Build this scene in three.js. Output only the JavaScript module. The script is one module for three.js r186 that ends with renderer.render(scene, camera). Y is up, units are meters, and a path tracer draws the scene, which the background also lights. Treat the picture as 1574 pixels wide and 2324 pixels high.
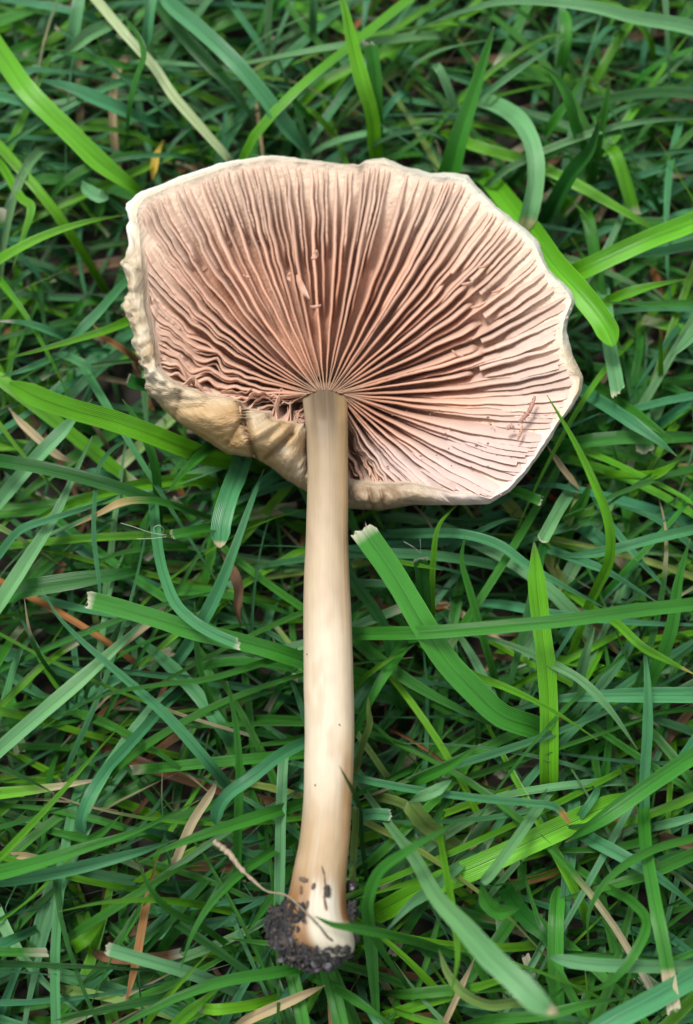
import * as THREE from 'three';
import { ImprovedNoise } from 'three/addons/math/ImprovedNoise.js';
import { mergeGeometries } from 'three/addons/utils/BufferGeometryUtils.js';

// ------------------------------------------------------------------ camera, sky, sun, exposure
const scene = new THREE.Scene();
const DEG = Math.PI / 180, CM = 0.01;
const W = 1574, H = 2324;                                  // the photograph's raster in which places were read off
const TILT = 15 * DEG, DIST = 27, FOV = 43.2;              // centimetres and degrees
const AIM = new THREE.Vector3(0, 3.5, 0);
const EYE = new THREE.Vector3(0, Math.cos(TILT), Math.sin(TILT)).multiplyScalar(DIST).add(AIM);
const camera = new THREE.PerspectiveCamera(FOV, 693 / 1024, 0.01, 60);
camera.position.copy(EYE).multiplyScalar(CM);
camera.lookAt(AIM.x * CM, AIM.y * CM, AIM.z * CM);
camera.focus = 0.264;
camera.userData.fStop = 9;
camera.updateMatrixWorld(true);
scene.add(camera);

const renderer = new THREE.WebGLRenderer({ antialias: true });
renderer.setSize(693, 1024);
renderer.toneMapping = THREE.LinearToneMapping;
renderer.toneMappingExposure = 2.4;
renderer.shadowMap.enabled = true;

{ // overcast sky: brightest overhead, one third of that at the horizon
  const w = 128, h = 64, d = new Float32Array(w * h * 4);
  for (let y = 0; y < h; y++) for (let x = 0; x < w; x++) {
    const el = ((y + 0.5) / h - 0.5) * Math.PI, s = Math.sin(el), i = (y * w + x) * 4;
    const l = s > 0 ? 0.72 * (1 + 2 * s) / 3 : 0.04;
    d[i] = l * (s > 0 ? 0.96 : 0.6); d[i + 1] = l * (s > 0 ? 1.0 : 1.0); d[i + 2] = l * (s > 0 ? 1.05 : 0.5); d[i + 3] = 1;
  }
  const sky = new THREE.DataTexture(d, w, h, THREE.RGBAFormat, THREE.FloatType);
  sky.mapping = THREE.EquirectangularReflectionMapping; sky.magFilter = THREE.LinearFilter; sky.needsUpdate = true;
  scene.background = sky; scene.environment = sky;
}
const sun = new THREE.DirectionalLight(new THREE.Color(1, 0.97, 0.92), 2.6);
sun.position.set(-0.5, 1.5, -0.62);
sun.castShadow = true; sun.shadow.radius = 34; sun.shadow.mapSize.set(2048, 2048);
Object.assign(sun.shadow.camera, { left: -0.25, right: 0.25, top: 0.25, bottom: -0.25, near: 0.1, far: 4 });
scene.add(sun);

// ------------------------------------------------------------------ helpers
let seed = 7;
const rnd = () => { seed = (seed + 0x6D2B79F5) | 0; let t = Math.imul(seed ^ (seed >>> 15), 1 | seed); t = (t + Math.imul(t ^ (t >>> 7), 61 | t)) ^ t; return ((t ^ (t >>> 14)) >>> 0) / 4294967296; };
const rr = (a, b) => a + (b - a) * rnd();
const noise3 = new ImprovedNoise(), N = (x, y = 0, z = 0) => noise3.noise(x + 31.7, y + 11.3, z + 5.1);
const fbm = (x, y = 0, z = 0) => N(x, y, z) + 0.5 * N(2 * x, 2 * y, 2 * z) + 0.25 * N(4 * x, 4 * y, 4 * z);
const clamp = (x, a = 0, b = 1) => Math.min(b, Math.max(a, x));
const lerp = (a, b, t) => a + (b - a) * t;
const sm = (a, b, x) => { const t = clamp((x - a) / (b - a)); return t * t * (3 - 2 * t); };
const mixc = (a, b, t) => [lerp(a[0], b[0], t), lerp(a[1], b[1], t), lerp(a[2], b[2], t)];

const FWD = AIM.clone().sub(EYE).normalize(), RIGHT = new THREE.Vector3(1, 0, 0), UPV = RIGHT.clone().cross(FWD).normalize();
const TY = Math.tan(FOV * DEG / 2), TX = TY * 693 / 1024;
function at(px, py, h) {                                  // the point of height h (cm above the soil) that was seen at (px, py)
  const d = FWD.clone().addScaledVector(RIGHT, (px / W * 2 - 1) * TX).addScaledVector(UPV, (1 - py / H * 2) * TY);
  return EYE.clone().addScaledVector(d, (h - EYE.y) / d.y);
}
function seen(v) {                                        // where a point (cm) lies in the photograph, and centimetres per pixel there
  const d = v.clone().sub(EYE), z = d.dot(FWD);
  return [(d.dot(RIGHT) / (z * TX) + 1) * W / 2, (1 - d.dot(UPV) / (z * TY)) * H / 2, 2 * z * TY / H];
}
const scaleAt = (v) => seen(v)[2];

const used = {};
function numbered(name) { const n = used[name] = (used[name] ?? -1) + 1; return n ? `${name}_${String(n).padStart(3, '0')}` : name; }
function tag(o, label, category, group, kind) {
  o.userData.label = label;
  if (category) o.userData.category = category;
  if (group) o.userData.group = group;
  if (kind) o.userData.kind = kind;
  return o;
}
class Shape {                                             // collects vertices in centimetres
  constructor() { this.p = []; this.c = []; this.u = []; this.i = []; }
  v(x, y, z, c, u, w) { this.p.push(x, y, z); this.c.push(c[0], c[1], c[2]); this.u.push(u, w); return this.p.length / 3 - 1; }
  quad(a, b, c, d) { this.i.push(a, b, c, a, c, d); }
  grid(rows, cols, from = 0, close = false) {
    for (let r = 0; r < rows - 1; r++) for (let k = 0; k < cols - (close ? 0 : 1); k++) {
      const k2 = (k + 1) % cols, a = from + r * cols;
      this.quad(a + k, a + cols + k, a + cols + k2, a + k2);
    }
  }
  geometry(origin = new THREE.Vector3()) {
    const g = new THREE.BufferGeometry(), p = new Float32Array(this.p.length);
    for (let k = 0; k < p.length; k += 3) { p[k] = (this.p[k] - origin.x) * CM; p[k + 1] = (this.p[k + 1] - origin.y) * CM; p[k + 2] = (this.p[k + 2] - origin.z) * CM; }
    g.setAttribute('position', new THREE.BufferAttribute(p, 3));
    g.setAttribute('color', new THREE.BufferAttribute(new Float32Array(this.c), 3));
    g.setAttribute('uv', new THREE.BufferAttribute(new Float32Array(this.u), 2));
    g.setIndex(this.i); g.computeVertexNormals();
    return g;
  }
}
function mesh(name, geometry, material, parent, position) {
  const m = new THREE.Mesh(geometry, material);
  m.name = parent === scene ? numbered(name) : name;
  m.castShadow = m.receiveShadow = true;
  if (position) m.position.copy(position).multiplyScalar(CM);
  parent.add(m);
  return m;
}
function texture(w, h, f, srgb) {                         // f(u, v) -> [r, g, b] 0..1
  const d = new Uint8Array(w * h * 4);
  for (let y = 0; y < h; y++) for (let x = 0; x < w; x++) {
    const c = f((x + 0.5) / w, (y + 0.5) / h), i = (y * w + x) * 4;
    for (let k = 0; k < 3; k++) d[i + k] = clamp(c[k]) * 255; d[i + 3] = 255;
  }
  const t = new THREE.DataTexture(d, w, h, THREE.RGBAFormat, THREE.UnsignedByteType);
  t.wrapS = t.wrapT = THREE.RepeatWrapping; t.magFilter = THREE.LinearFilter; t.minFilter = THREE.LinearMipmapLinearFilter; t.generateMipmaps = true;
  if (srgb) t.colorSpace = THREE.SRGBColorSpace;
  t.needsUpdate = true;
  return t;
}
const grey = (x) => [x, x, x];

// ------------------------------------------------------------------ materials
// blades: lengthwise veins with a midrib, faint cross mottling
const vein = (u) => { const k = u * 13; return 0.5 + 0.5 * Math.cos(k * 2 * Math.PI) * 0.9 + 0.25 * N(u * 40, 1); };
const bladeMap = texture(128, 512, (u, v) => {
  const rib = Math.exp(-(((u - 0.5) / 0.045) ** 2)), edge = sm(0.42, 0.5, Math.abs(u - 0.5));
  const m = 0.78 + 0.20 * vein(u) - 0.22 * rib + 0.10 * edge + 0.16 * N(u * 5, v * 9, 3) + 0.12 * N(u * 24, v * 4, 7);
  const spot = sm(0.62, 0.75, N(u * 9, v * 40, 20)) * 0.35;
  return [m + spot * 0.4 - 0.02, m - spot * 0.1, m - spot * 0.3];
});
const bladeBump = texture(128, 64, (u) => grey(0.5 * vein(u) + 0.25 - 0.4 * Math.exp(-(((u - 0.5) / 0.04) ** 2)) + 0.2));
const bladeMaterial = new THREE.MeshPhysicalMaterial({ name: 'grass_leaf', vertexColors: true, map: bladeMap, bumpMap: bladeBump, bumpScale: 0.00026, roughness: 0.34, transmission: 0.28, thickness: 0, specularIntensity: 0.55, side: THREE.DoubleSide });
const strawMaterial = new THREE.MeshPhysicalMaterial({ name: 'dry_straw', color: new THREE.Color().setRGB(0.72, 0.74, 0.76), vertexColors: true, map: bladeMap, bumpMap: bladeBump, bumpScale: 0.0002, roughness: 0.8, transmission: 0.15, thickness: 0, specularIntensity: 0.3, side: THREE.DoubleSide });
const gillBump = texture(64, 256, (u, v) => grey(0.5 + 0.3 * N(u * 10, v * 60, 2) + 0.25 * N(u * 30, v * 20, 8)));
const gillMaterial = new THREE.MeshPhysicalMaterial({ name: 'gill_flesh', color: new THREE.Color().setRGB(0.76, 0.705, 0.685), vertexColors: true, bumpMap: gillBump, bumpScale: 0.00006, roughness: 0.62, transmission: 0.42, thickness: 0, specularIntensity: 0.3, side: THREE.DoubleSide });
const skinMap = texture(512, 512, (u, v) => { const m = 0.93 + 0.12 * fbm(u * 6, v * 6, 4) + 0.04 * N(u * 40, v * 40, 9); const d = sm(0.55, 0.62, N(u * 34, v * 34, 50)) * 0.35; return [m - d, m - d * 1.05, m - 0.02 - d * 1.1]; });
const skinBump = texture(512, 512, (u, v) => grey(0.5 + 0.25 * fbm(u * 12, v * 12, 1) + 0.12 * N(u * 60, v * 40, 6)));
const skinMaterial = new THREE.MeshPhysicalMaterial({ name: 'cap_skin', color: new THREE.Color().setRGB(0.68, 0.68, 0.685), vertexColors: true, map: skinMap, bumpMap: skinBump, bumpScale: 0.0005, roughness: 0.48, specularIntensity: 0.5, side: THREE.DoubleSide });
const stemMap = texture(256, 1024, (u, v) => { const m = 0.95 + 0.005 * N(u * 46, v * 2.5, 4) + 0.010 * N(u * 110, v * 14, 6) + 0.09 * fbm(u * 5, v * 8, 2) + 0.06 * N(u * 16, v * 34, 8) + 0.05 * N(u * 120, v * 30, 3); const d = sm(0.6, 0.66, N(u * 46, v * 130, 50)) * 0.0; return [m - d, m - 0.01 - d, m - 0.03 - d]; });
const stemBump = texture(256, 512, (u, v) => grey(0.5 + 0.3 * N(u * 60, v * 3, 3) + 0.2 * N(u * 20, v * 14, 5)));
const stemMaterial = new THREE.MeshPhysicalMaterial({ name: 'stem_fibre', color: new THREE.Color().setRGB(0.66, 0.655, 0.65), vertexColors: true, map: stemMap, bumpMap: stemBump, bumpScale: 0.00008, roughness: 0.55, specularIntensity: 0.45 });
const dirtMaterial = new THREE.MeshStandardMaterial({ name: 'damp_soil', color: new THREE.Color().setRGB(0.34, 0.32, 0.32), vertexColors: true, roughness: 0.75 });
const soilMaterial = new THREE.MeshStandardMaterial({ name: 'soil', vertexColors: true, roughness: 0.95 });
const fibreMaterial = new THREE.MeshStandardMaterial({ name: 'fibre', vertexColors: true, roughness: 0.7 });

// ------------------------------------------------------------------ the ground under the grass
{
  const s = new Shape(), n = 120, half = 2500;
  for (let r = 0; r <= n; r++) for (let k = 0; k <= n; k++) {
    const f = (q) => { const t = q / n * 2 - 1; return Math.sign(t) * (22 * Math.abs(t) + (half - 22) * Math.abs(t) ** 9); };
    const x = f(k), z = f(r), near = 1 - sm(20, 60, Math.hypot(x, z));
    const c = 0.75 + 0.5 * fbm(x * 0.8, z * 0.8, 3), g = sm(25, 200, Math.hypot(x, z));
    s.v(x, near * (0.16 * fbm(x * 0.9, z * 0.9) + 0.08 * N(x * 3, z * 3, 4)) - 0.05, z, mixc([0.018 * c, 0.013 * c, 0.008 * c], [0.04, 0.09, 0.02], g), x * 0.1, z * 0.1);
  }
  s.grid(n + 1, n + 1);
  tag(mesh('ground', s.geometry(), soilMaterial, scene), 'dark damp soil glimpsed between the grass blades', 'ground', null, 'structure');
}

// ------------------------------------------------------------------ outline of the cap
const CX = 738, CY = 885;                                  // where the gills meet the stem
const polar = (x, y) => [Math.atan2(x - CX, CY - y), Math.hypot(x - CX, y - CY)];   // angle clockwise from up
function ringOf(text) {
  const p = text.trim().split(/\s+/).map((q) => q.split(',').map(Number)), out = [];
  p.forEach((a, k) => { const b = p[(k + 1) % p.length]; for (let j = 0; j < 8; j++) out.push(polar(lerp(a[0], b[0], j / 8), lerp(a[1], b[1], j / 8))); });
  out.sort((a, b) => a[0] - b[0]);
  return (psi) => {
    while (psi > Math.PI) psi -= 2 * Math.PI; while (psi < -Math.PI) psi += 2 * Math.PI;
    let lo = 0, hi = out.length - 1;
    if (psi <= out[0][0] || psi >= out[hi][0]) { const a = out[hi], b = out[0], span = b[0] + 2 * Math.PI - a[0], t = (psi >= a[0] ? psi - a[0] : psi + 2 * Math.PI - a[0]) / (span || 1); return lerp(a[1], b[1], t); }
    while (hi - lo > 1) { const m = (lo + hi) >> 1; if (out[m][0] <= psi) lo = m; else hi = m; }
    return lerp(out[lo][1], out[hi][1], (psi - out[lo][0]) / (out[hi][0] - out[lo][0] || 1));
  };
}
const rimOut = ringOf(`276,472 320,435 400,405 500,370 580,357 620,352 700,362 790,373 803,371 815,374 830,362 872,357 920,378 980,393 1030,392 1062,398 1085,425
 1130,470 1185,512 1225,550 1237,590 1247,612 1300,660 1306,685 1290,722 1287,752 1302,805 1326,855 1322,885 1300,925 1272,960 1240,1012 1200,1070 1160,1115 1110,1145
 1040,1146 940,1146 865,1158 805,1156 745,1140 696,1116 664,1098 603,1052 577,1039 516,1030 448,987 394,951 341,897 319,836 301,790 294,739 280,700 295,670 287,630 283,610 273,602 292,580 291,540 285,515 300,488`);
const rimIn = ringOf(`322,478 335,458 386,434 439,416 511,388 565,374 612,368 700,374 790,380 840,376 917,388 988,408 1050,416 1112,464 1168,520 1202,554 1226,594 1262,644 1293,682
 1272,734 1262,790 1272,830 1310,858 1308,885 1288,922 1258,965 1226,1012 1188,1066 1148,1106 1105,1128 1050,1102 950,1098 860,1100 800,1094 745,1060 689,965 646,957 621,955 603,937 552,928 545,912 516,903 473,898 420,880 380,861 355,833 350,790 338,736 328,690 328,640 327,590 326,540 322,505`);
function keyed(list) {                                     // smooth periodic interpolation of [degrees, value]
  const a = list.map(([d, v]) => [d * DEG, v]); a.sort((p, q) => p[0] - q[0]);
  return (psi) => {
    while (psi > Math.PI) psi -= 2 * Math.PI; while (psi < -Math.PI) psi += 2 * Math.PI;
    for (let k = 0; k < a.length; k++) {
      const p = a[k], q = a[(k + 1) % a.length], x0 = p[0], x1 = k + 1 < a.length ? q[0] : q[0] + 2 * Math.PI;
      for (const s of [psi, psi + 2 * Math.PI]) if (s >= x0 && s <= x1) return lerp(p[1], q[1], sm(x0, x1, s));
    }
    return a[0][1];
  };
}
const hIn = keyed([[0, 4.0], [30, 4.0], [60, 4.1], [95, 4.15], [130, 3.9], [150, 3.7], [172, 3.2], [-175, 3.3], [-150, 4.2], [-120, 4.7], [-90, 4.7], [-60, 4.35], [-30, 4.1]]);
const hOut = keyed([[0, 3.75], [30, 3.7], [60, 3.8], [95, 3.85], [130, 3.5], [145, 2.9], [172, 2.4], [-170, 2.3], [-150, 2.2], [-120, 2.6], [-95, 3.5], [-60, 4.1], [-30, 3.85]]);
const foldness = keyed([[-180, 1], [-110, 1], [-92, 0.55], [-60, 0.35], [-48, 0], [0, 0], [120, 0], [141, 0.5], [150, 0.9], [170, 1]]);
const waviness = keyed([[0, 0.05], [60, 0.08], [110, 0.06], [135, 0.12], [150, 0.7], [170, 1], [-160, 1], [-120, 1], [-95, 0.95], [-75, 0.55], [-55, 0.14], [-30, 0.06]]);
const lean = keyed([[0, 0.12], [25, 0.35], [45, 0.5], [75, 0.7], [95, 1.0], [115, 1.35], [133, 1.3], [150, 0.7], [175, 0.4], [-150, -0.6], [-110, -0.75], [-80, -0.75], [-50, -0.6], [-20, -0.35]]);   // in gill spacings
const inner0 = (psi) => { const d = psi / DEG, k = 0.5 * sm(-62, -40, d) * (1 - sm(125, 138, d)), a = rimIn(psi), b = rimOut(psi) - 3; return a < b ? lerp(a, b, k * (d < -5 ? 0.9 : 1)) : b; };
const pt = (psi, r, h) => at(CX + Math.sin(psi) * r, CY - Math.cos(psi) * r, h);
const edgeHeight = (psi, t) => lerp(3.85, hIn(psi) - 0.5 * foldness(psi), sm(0.05, 1, t)) - 0.5 * Math.sin(Math.PI * clamp(t)) ** 1.2;
const fadeOut = keyed([[-65, 0.1], [-50, 0.6], [-25, 0.8], [0, 0.85], [25, 1], [70, 1], [85, 0.5], [100, 0.35], [130, 0.3], [150, 0], [180, 0]]);
const gillDepth = (psi, t) => 0.05 + 0.86 * (1 - 0.9 * fadeOut(psi) * sm(0.6, 1, t)) * (0.52 * (1 - clamp(t)) + 0.44 * Math.sin(Math.PI * clamp(t) ** 0.75)) - (0.52 * (1 - clamp(t)) + 0.44 * Math.sin(Math.PI * clamp(t) ** 0.75)) * 0.5 * sm(78, 98, psi / DEG) * (1 - sm(132, 146, psi / DEG)) * sm(0.25, 0.6, t) + 0.3 * waviness(psi) * sm(0.4, 0.8, t) * (1 - sm(0.92, 1, t));
const fleshHeight = (psi, t) => edgeHeight(psi, t) - gillDepth(psi, t);

// ------------------------------------------------------------------ mushroom
const mushroom = new THREE.Group(); mushroom.name = 'mushroom'; scene.add(mushroom);
const BASE = at(722, 2140, 3.9); mushroom.position.copy(BASE).multiplyScalar(CM);
tag(mushroom, 'pale mushroom lying gills up on the grass, soil on its stem base', 'mushroom');

let cap;
{ // cap: inner flesh, margin, folded outer skin and underside as one closed skin
  let arc = 0, last = null;
  const s = new Shape(), n = 960, inner = 16, band = 24, outer = 12, rows = inner + band + outer;
  const near = (x, y, [x0, y0, x1, y1, w]) => { const dx = x1 - x0, dy = y1 - y0, t = clamp(((x - x0) * dx + (y - y0) * dy) / (dx * dx + dy * dy)); return Math.exp(-(((Math.hypot(x - x0 - dx * t, y - y0 - dy * t)) / w) ** 2)); };
  const creases = [[410, 890, 395, 955, 6, 0.09], [395, 955, 372, 940, 6, 0.05], [546, 905, 556, 960, 7, 0.16], [556, 960, 580, 1040, 7, 0.16], [548, 955, 516, 1008, 5, 0.07], [606, 1038, 664, 985, 7, 0.10], [664, 985, 676, 955, 5, 0.05], [470, 895, 462, 965, 6, 0.03], [352, 872, 384, 868, 5, 0.03], [330, 800, 360, 812, 5, 0.02], [865, 1112, 872, 1152, 4, 0.06], [838, 1108, 846, 1152, 5, 0.08], [990, 1105, 1000, 1140, 8, 0.05]];
  const pales = [[588, 948, 30], [684, 1062, 38], [512, 903, 20], [640, 1020, 16], [355, 850, 26]];  // whitish skin patches, plus a painted highlight on the lip
  for (let k = 0; k < n; k++) {
    const psi = k / n * 2 * Math.PI - Math.PI, d = psi / DEG, f = foldness(psi);
    const left = sm(-100, -84, d) * (1 - sm(-58, -50, d)), low = f * (1 - left), X = psi * 4.4;
    let ro = (rimOut(psi - 0.009) + 3 * rimOut(psi) + rimOut(psi + 0.009)) / 5 + 2.2 * (1 - f) * N(psi * 12, 30), ri = Math.min(rimIn(psi), ro - 3);
    ri += f * (6 * N(X * 1.8, 5) ) + (1 - f) * 1.2 * N(psi * 60, 8);
    ro += left * (15 * N(X * 2.6, 9) + 9 * N(X * 6, 1) + 4 * N(X * 14, 1)) + f * 2 * N(X * 5, 3) + (1 - f) * (1.6 * N(psi * 26, 4) + 0.8 * N(psi * 90, 3));
    ri = Math.min(inner0(psi), ro - 4) + (ri - Math.min(rimIn(psi), ro - 3));
    const wide = (ro - ri) * 0.0092;
    const hi = hIn(psi) + f * (0.18 * N(X * 1.3, 7)), ho = hOut(psi);
    for (let r = 0; r < rows; r++) {
      let R, h, c;
      if (r < inner) {
        const t = lerp(0.06, 1, r / (inner - 0.5));
        R = ri * t - (t > 0.96 ? f * 3 : 0); h = fleshHeight(psi, t);
        c = mixc([0.54, 0.27, 0.17], [0.78, 0.59, 0.45], sm(0.5, 1, t));
      } else if (r < inner + band) {
        const t = (r - inner) / (band - 1), T = 0;
        R = lerp(ri, ro, f > 0.3 ? Math.sin(t * Math.PI / 2) ** lerp(1, 0.9, f) : t);
        h = lerp(hi, ho, t ** lerp(1.1, 2.1, f)) + (0.035 + 0.34 * f) * Math.sin(Math.PI * t) ** 0.7;
        const px0 = CX + Math.sin(psi) * R, py0 = CY - Math.cos(psi) * R, mid = Math.sin(Math.PI * clamp(t * 0.92 + 0.04)), S = pt(psi, R, h), nz = (k, o) => N(S.x * k, S.y * k + o, S.z * k);
        h += low * mid * (d > 0 ? 0.10 * (0.3 - Math.abs(N(S.x * 4 + S.z * 2, S.z * 1.2, 2))) : 0);
        h += low * mid * (0.20 * nz(0.8, 9) + 0.13 * nz(2.2, 2) + 0.05 * nz(6, 6));
        const rope = left * (0.42 * (0.42 - Math.abs(N(S.z * 2.2 + S.x * 1.2, S.y * 0.8, 12))) + 0.17 * nz(3.6, 3) + 0.05 * nz(9, 5));
        h += rope * (0.3 + 0.7 * mid); R += rope * 22 * mid;
        let brown = 0; for (const q of creases) { const w = near(px0, py0, q); h -= f * q[5] * 1.25 * w; brown = Math.max(brown, w * q[5] / 0.12); }
        h += (1 - f) * 0.05 * N(psi * 18, t * 2, 3);
        const cream = [0.60, 0.50, 0.385], white = [0.86, 0.85, 0.80], tan = [0.36, 0.21, 0.088], pale = [0.52, 0.37, 0.20], glass = [0.58, 0.57, 0.48];
        const mott = clamp(0.42 + 0.75 * nz(0.8, 4) + 0.5 * nz(1.9, 7) + 0.25 * nz(6, 8));
        const skin = mixc(tan, pale, mott);
        const rim = mixc(cream, mixc([0.50, 0.47, 0.39], white, (1 - sm(-30, 5, d)) * sm(-64, -50, d)), sm(0.35, 0.95, t));
        c = mixc(rim, glass, sm(8, 30, d) * (1 - sm(70, 85, d)) * (0.6 + 0.4 * (1 - sm(0.75, 1, t))));
        c = mixc(c, [0.66, 0.55, 0.51], sm(96, 104, d) * (1 - sm(132, 138, d)) * 0.9);
        c = mixc(c, [0.46, 0.37, 0.235], 0.6 * sm(78, 82, d) * (1 - sm(90, 93, d)));
        c = mixc(c, mixc([0.40, 0.305, 0.19], [0.57, 0.49, 0.37], clamp(0.5 + 0.8 * nz(2.2, 5) + 0.5 * nz(5, 1))), left);
        c = mixc(c, d > 0 ? mixc([0.25, 0.17, 0.105], [0.42, 0.315, 0.21], clamp(mott + 0.5 * nz(9, 3))) : skin, clamp(low * 1.6));
        for (const [x, y, w] of pales) c = mixc(c, [0.58, 0.50, 0.38], 0.8 * f * Math.exp(-((Math.hypot(px0 - x, py0 - y) / w) ** 2)) * clamp(0.7 + 0.6 * N(X * 4, T * 4, 3)));
        c = mixc(c, [0.17, 0.09, 0.035], clamp(0.9 * brown * f));
        c = mixc(c, [0.62, 0.54, 0.42], 0.6 * low * (1 - sm(0.0, 0.14, t)) * clamp(0.4 + 1.2 * nz(2.4, 30)));  // lighter lip: a highlight painted along the fold edge
      } else {
        const t = (r - inner - band + 1) / outer, drop = Math.sin(t * Math.PI / 2);
        R = lerp(ro * (1 - 0.012 * Math.min(1, t * 6)), ro * 0.02, t ** 1.5);
        const low = Math.min(1.55, ho - 0.3);
        h = lerp(ho - 0.10, low, Math.min(1, drop * 1.15));
        c = mixc([0.62, 0.58, 0.48], [0.52, 0.44, 0.32], t);
      }
      const v = pt(psi, R, h);
      if (r === 0) arc = 0; else arc += v.distanceTo(last); last = v;
      s.v(v.x, v.y, v.z, c, psi * ri * 0.0092 * 0.33, arc * 0.33);
    }
  }
  // rows run along a profile, profiles close around the cap
  for (let k = 0; k < n; k++) for (let r = 0; r < rows - 1; r++) { const a = k * rows + r, b = ((k + 1) % n) * rows + r; s.quad(a, b, b + 1, a + 1); }
  cap = mesh('cap', s.geometry(BASE), skinMaterial, mushroom);
}

// gills: each a thin curved plate standing on the flesh of the cap
function gill(psi, t0, o) {
  const s = new Shape(), rows = 56, th0 = o.thick, sag = o.short ? 0.22 : 0;
  const sideways = (psi < 0 ? 1 : 0.45) * 17 * DEG * Math.sin(clamp(Math.abs(psi) / (112 * DEG)) * Math.PI) * Math.sign(psi);
  const rEnd = inner0(psi) + (o.over ?? 0) - 9 * sm(80, 95, psi / DEG) * (1 - sm(128, 138, psi / DEG)), end = [CX + Math.sin(psi) * rEnd, CY - Math.cos(psi) * rEnd];
  const ps = psi + sideways, start = [CX + Math.sin(psi) * 46 * (0.62 + 0.38 * sm(60, 110, d180(psi))), CY + 8 - Math.cos(psi) * 8], c1 = [CX + Math.sin(ps) * rEnd * 0.5, CY - Math.cos(ps) * rEnd * 0.5];
  const path = (t) => [0, 1].map((q) => (1 - t) ** 2 * start[q] + 2 * t * (1 - t) * c1[q] + t * t * end[q]);
  const wv = waviness(psi), pitch = 2 * Math.PI / 112, ln = lean(psi) * o.leanK;
  const t1 = o.t1 ?? 1;
  for (let k = 0; k < rows; k++) {
    const u = k / (rows - 1), t = lerp(t0, t1, u), p = path(t), q = path(Math.min(1, t + 0.01)), q0 = path(Math.max(0, t - 0.01));
    let dx = q[0] - q0[0], dy = q[1] - q0[1]; const l = Math.hypot(dx, dy); dx /= l; dy /= l;
    const nx = -dy, ny = dx, r = Math.hypot(p[0] - CX, p[1] - CY);                          // sideways, clockwise
    const amp = wv * sm(0.2, 0.62, t) * (psi > 0 ? 26 : 36) * (0.75 + 0.5 * o.a);
    const side = amp * (1.7 * N(r / (psi < 0 ? 44 : 55), psi * 4.5 + o.phase * 0.06, 2) + 0.35 * N(r / 20, psi * 7 + o.phase * 0.1, 5)) + o.bow * Math.sin(Math.PI * u) + 2.4 * N(r * 0.015, psi * 30, 3) + 0.5 * N(r * 0.06, psi * 30, 6);
    const shift = ln * pitch * r * Math.sin(Math.PI * clamp(0.08 + 0.84 * t)) ** 0.6;
    const grow = o.short ? sm(0, 0.25, u) : 1, fall = 1 - sm(0.93, 1, u) * (t1 < 1 ? 1 : 0.9);
    const depth = gillDepth(psi, t), hF = edgeHeight(psi, t) - depth - 0.03;
    const rag = 0.02 * N(r * 0.15, psi * 50, 1) + 0.012 * N(r * 0.5, psi * 50, 4);
    const hE = hF + 0.03 + depth * (1 - sag) * Math.max(0.05, grow * fall * o.high) + rag;
    const nearStem = 1 - sm(0.05, 0.5, t);
    for (let j = 0; j < 9; j++) {
      const sd = j < 4 ? 1 : j > 4 ? -1 : 0, dep = [1, 0.6, 0.28, 0.05, 0, 0.05, 0.28, 0.6, 1][j];
      const th = th0 * lerp(0.75, 1.2, sm(80, 400, r)) * (0.65 + 0.5 * (1 - dep)) * (1 - 0.6 * sm(0.8, 1, t) * fadeOut(psi)) * (1 - 0.6 * sm(0.94, 1, u)) * lerp(1, 0.6, sm(90, 40, r)) * (dep === 0.05 ? 0.9 : 1);
      const w = 1 - dep, bx = p[0] + nx * (side * (0.35 + 0.65 * w) + shift * w), by = p[1] + ny * (side * (0.35 + 0.65 * w) + shift * w);
      const v = at(bx + nx * sd * th / 2, by + ny * sd * th / 2, lerp(hE, hF, dep) - (dep === 0.05 ? 0.006 : 0));
      const lilac = sm(92, 112, psi / DEG) * (1 - sm(138, 150, psi / DEG));
      const fo = fadeOut(psi);
      let c = mixc([0.64, 0.345, 0.225], [0.81, 0.54, 0.40], sm(0.1, 0.5, t));
      c = mixc(c, [0.78, 0.62, 0.495], sm(lerp(0.62, 0.52, fo), lerp(1.05, 0.9, fo), t) * lerp(0.95, 0.3, wv));
      c = mixc(c, [0.72, 0.59, 0.52], 0.8 * sm(50, 80, psi / DEG) * (1 - sm(130, 150, psi / DEG)) * sm(0.45, 0.8, t));
      c = mixc(c, [0.72, 0.59, 0.545], lilac * sm(0.25, 0.7, t) * 0.95);
      c = mixc(c, [0.72, 0.495, 0.36], wv * 0.55);
      const orange = Math.exp(-((psi / (28 * DEG)) ** 2)) * Math.exp(-(((t - 0.42) / 0.22) ** 2));
      c = mixc(c, [0.68, 0.31, 0.16], orange * 0.85 * o.o);
      c = mixc(c, [0.40, 0.30, 0.20], (1 - sm(0.04, 0.16, t)) * 0.6);  // contact shadow of the stem painted into the inner gill ends
      const k2 = o.tone * (1 + 0.10 * N(r * 0.03, dep * 3, psi * 20)) * (1 + 0.05 * w);
      s.v(v.x, v.y, v.z, [c[0] * k2, c[1] * k2, c[2] * k2], dep * 0.6, r * 0.0092 * 0.4);
    }
  }
  s.grid(rows, 9);
  s.i.reverse();
  return mesh('gill', s.geometry(BASE), gillMaterial, cap);
}
const d180 = (psi) => Math.abs(psi / DEG);
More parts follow.
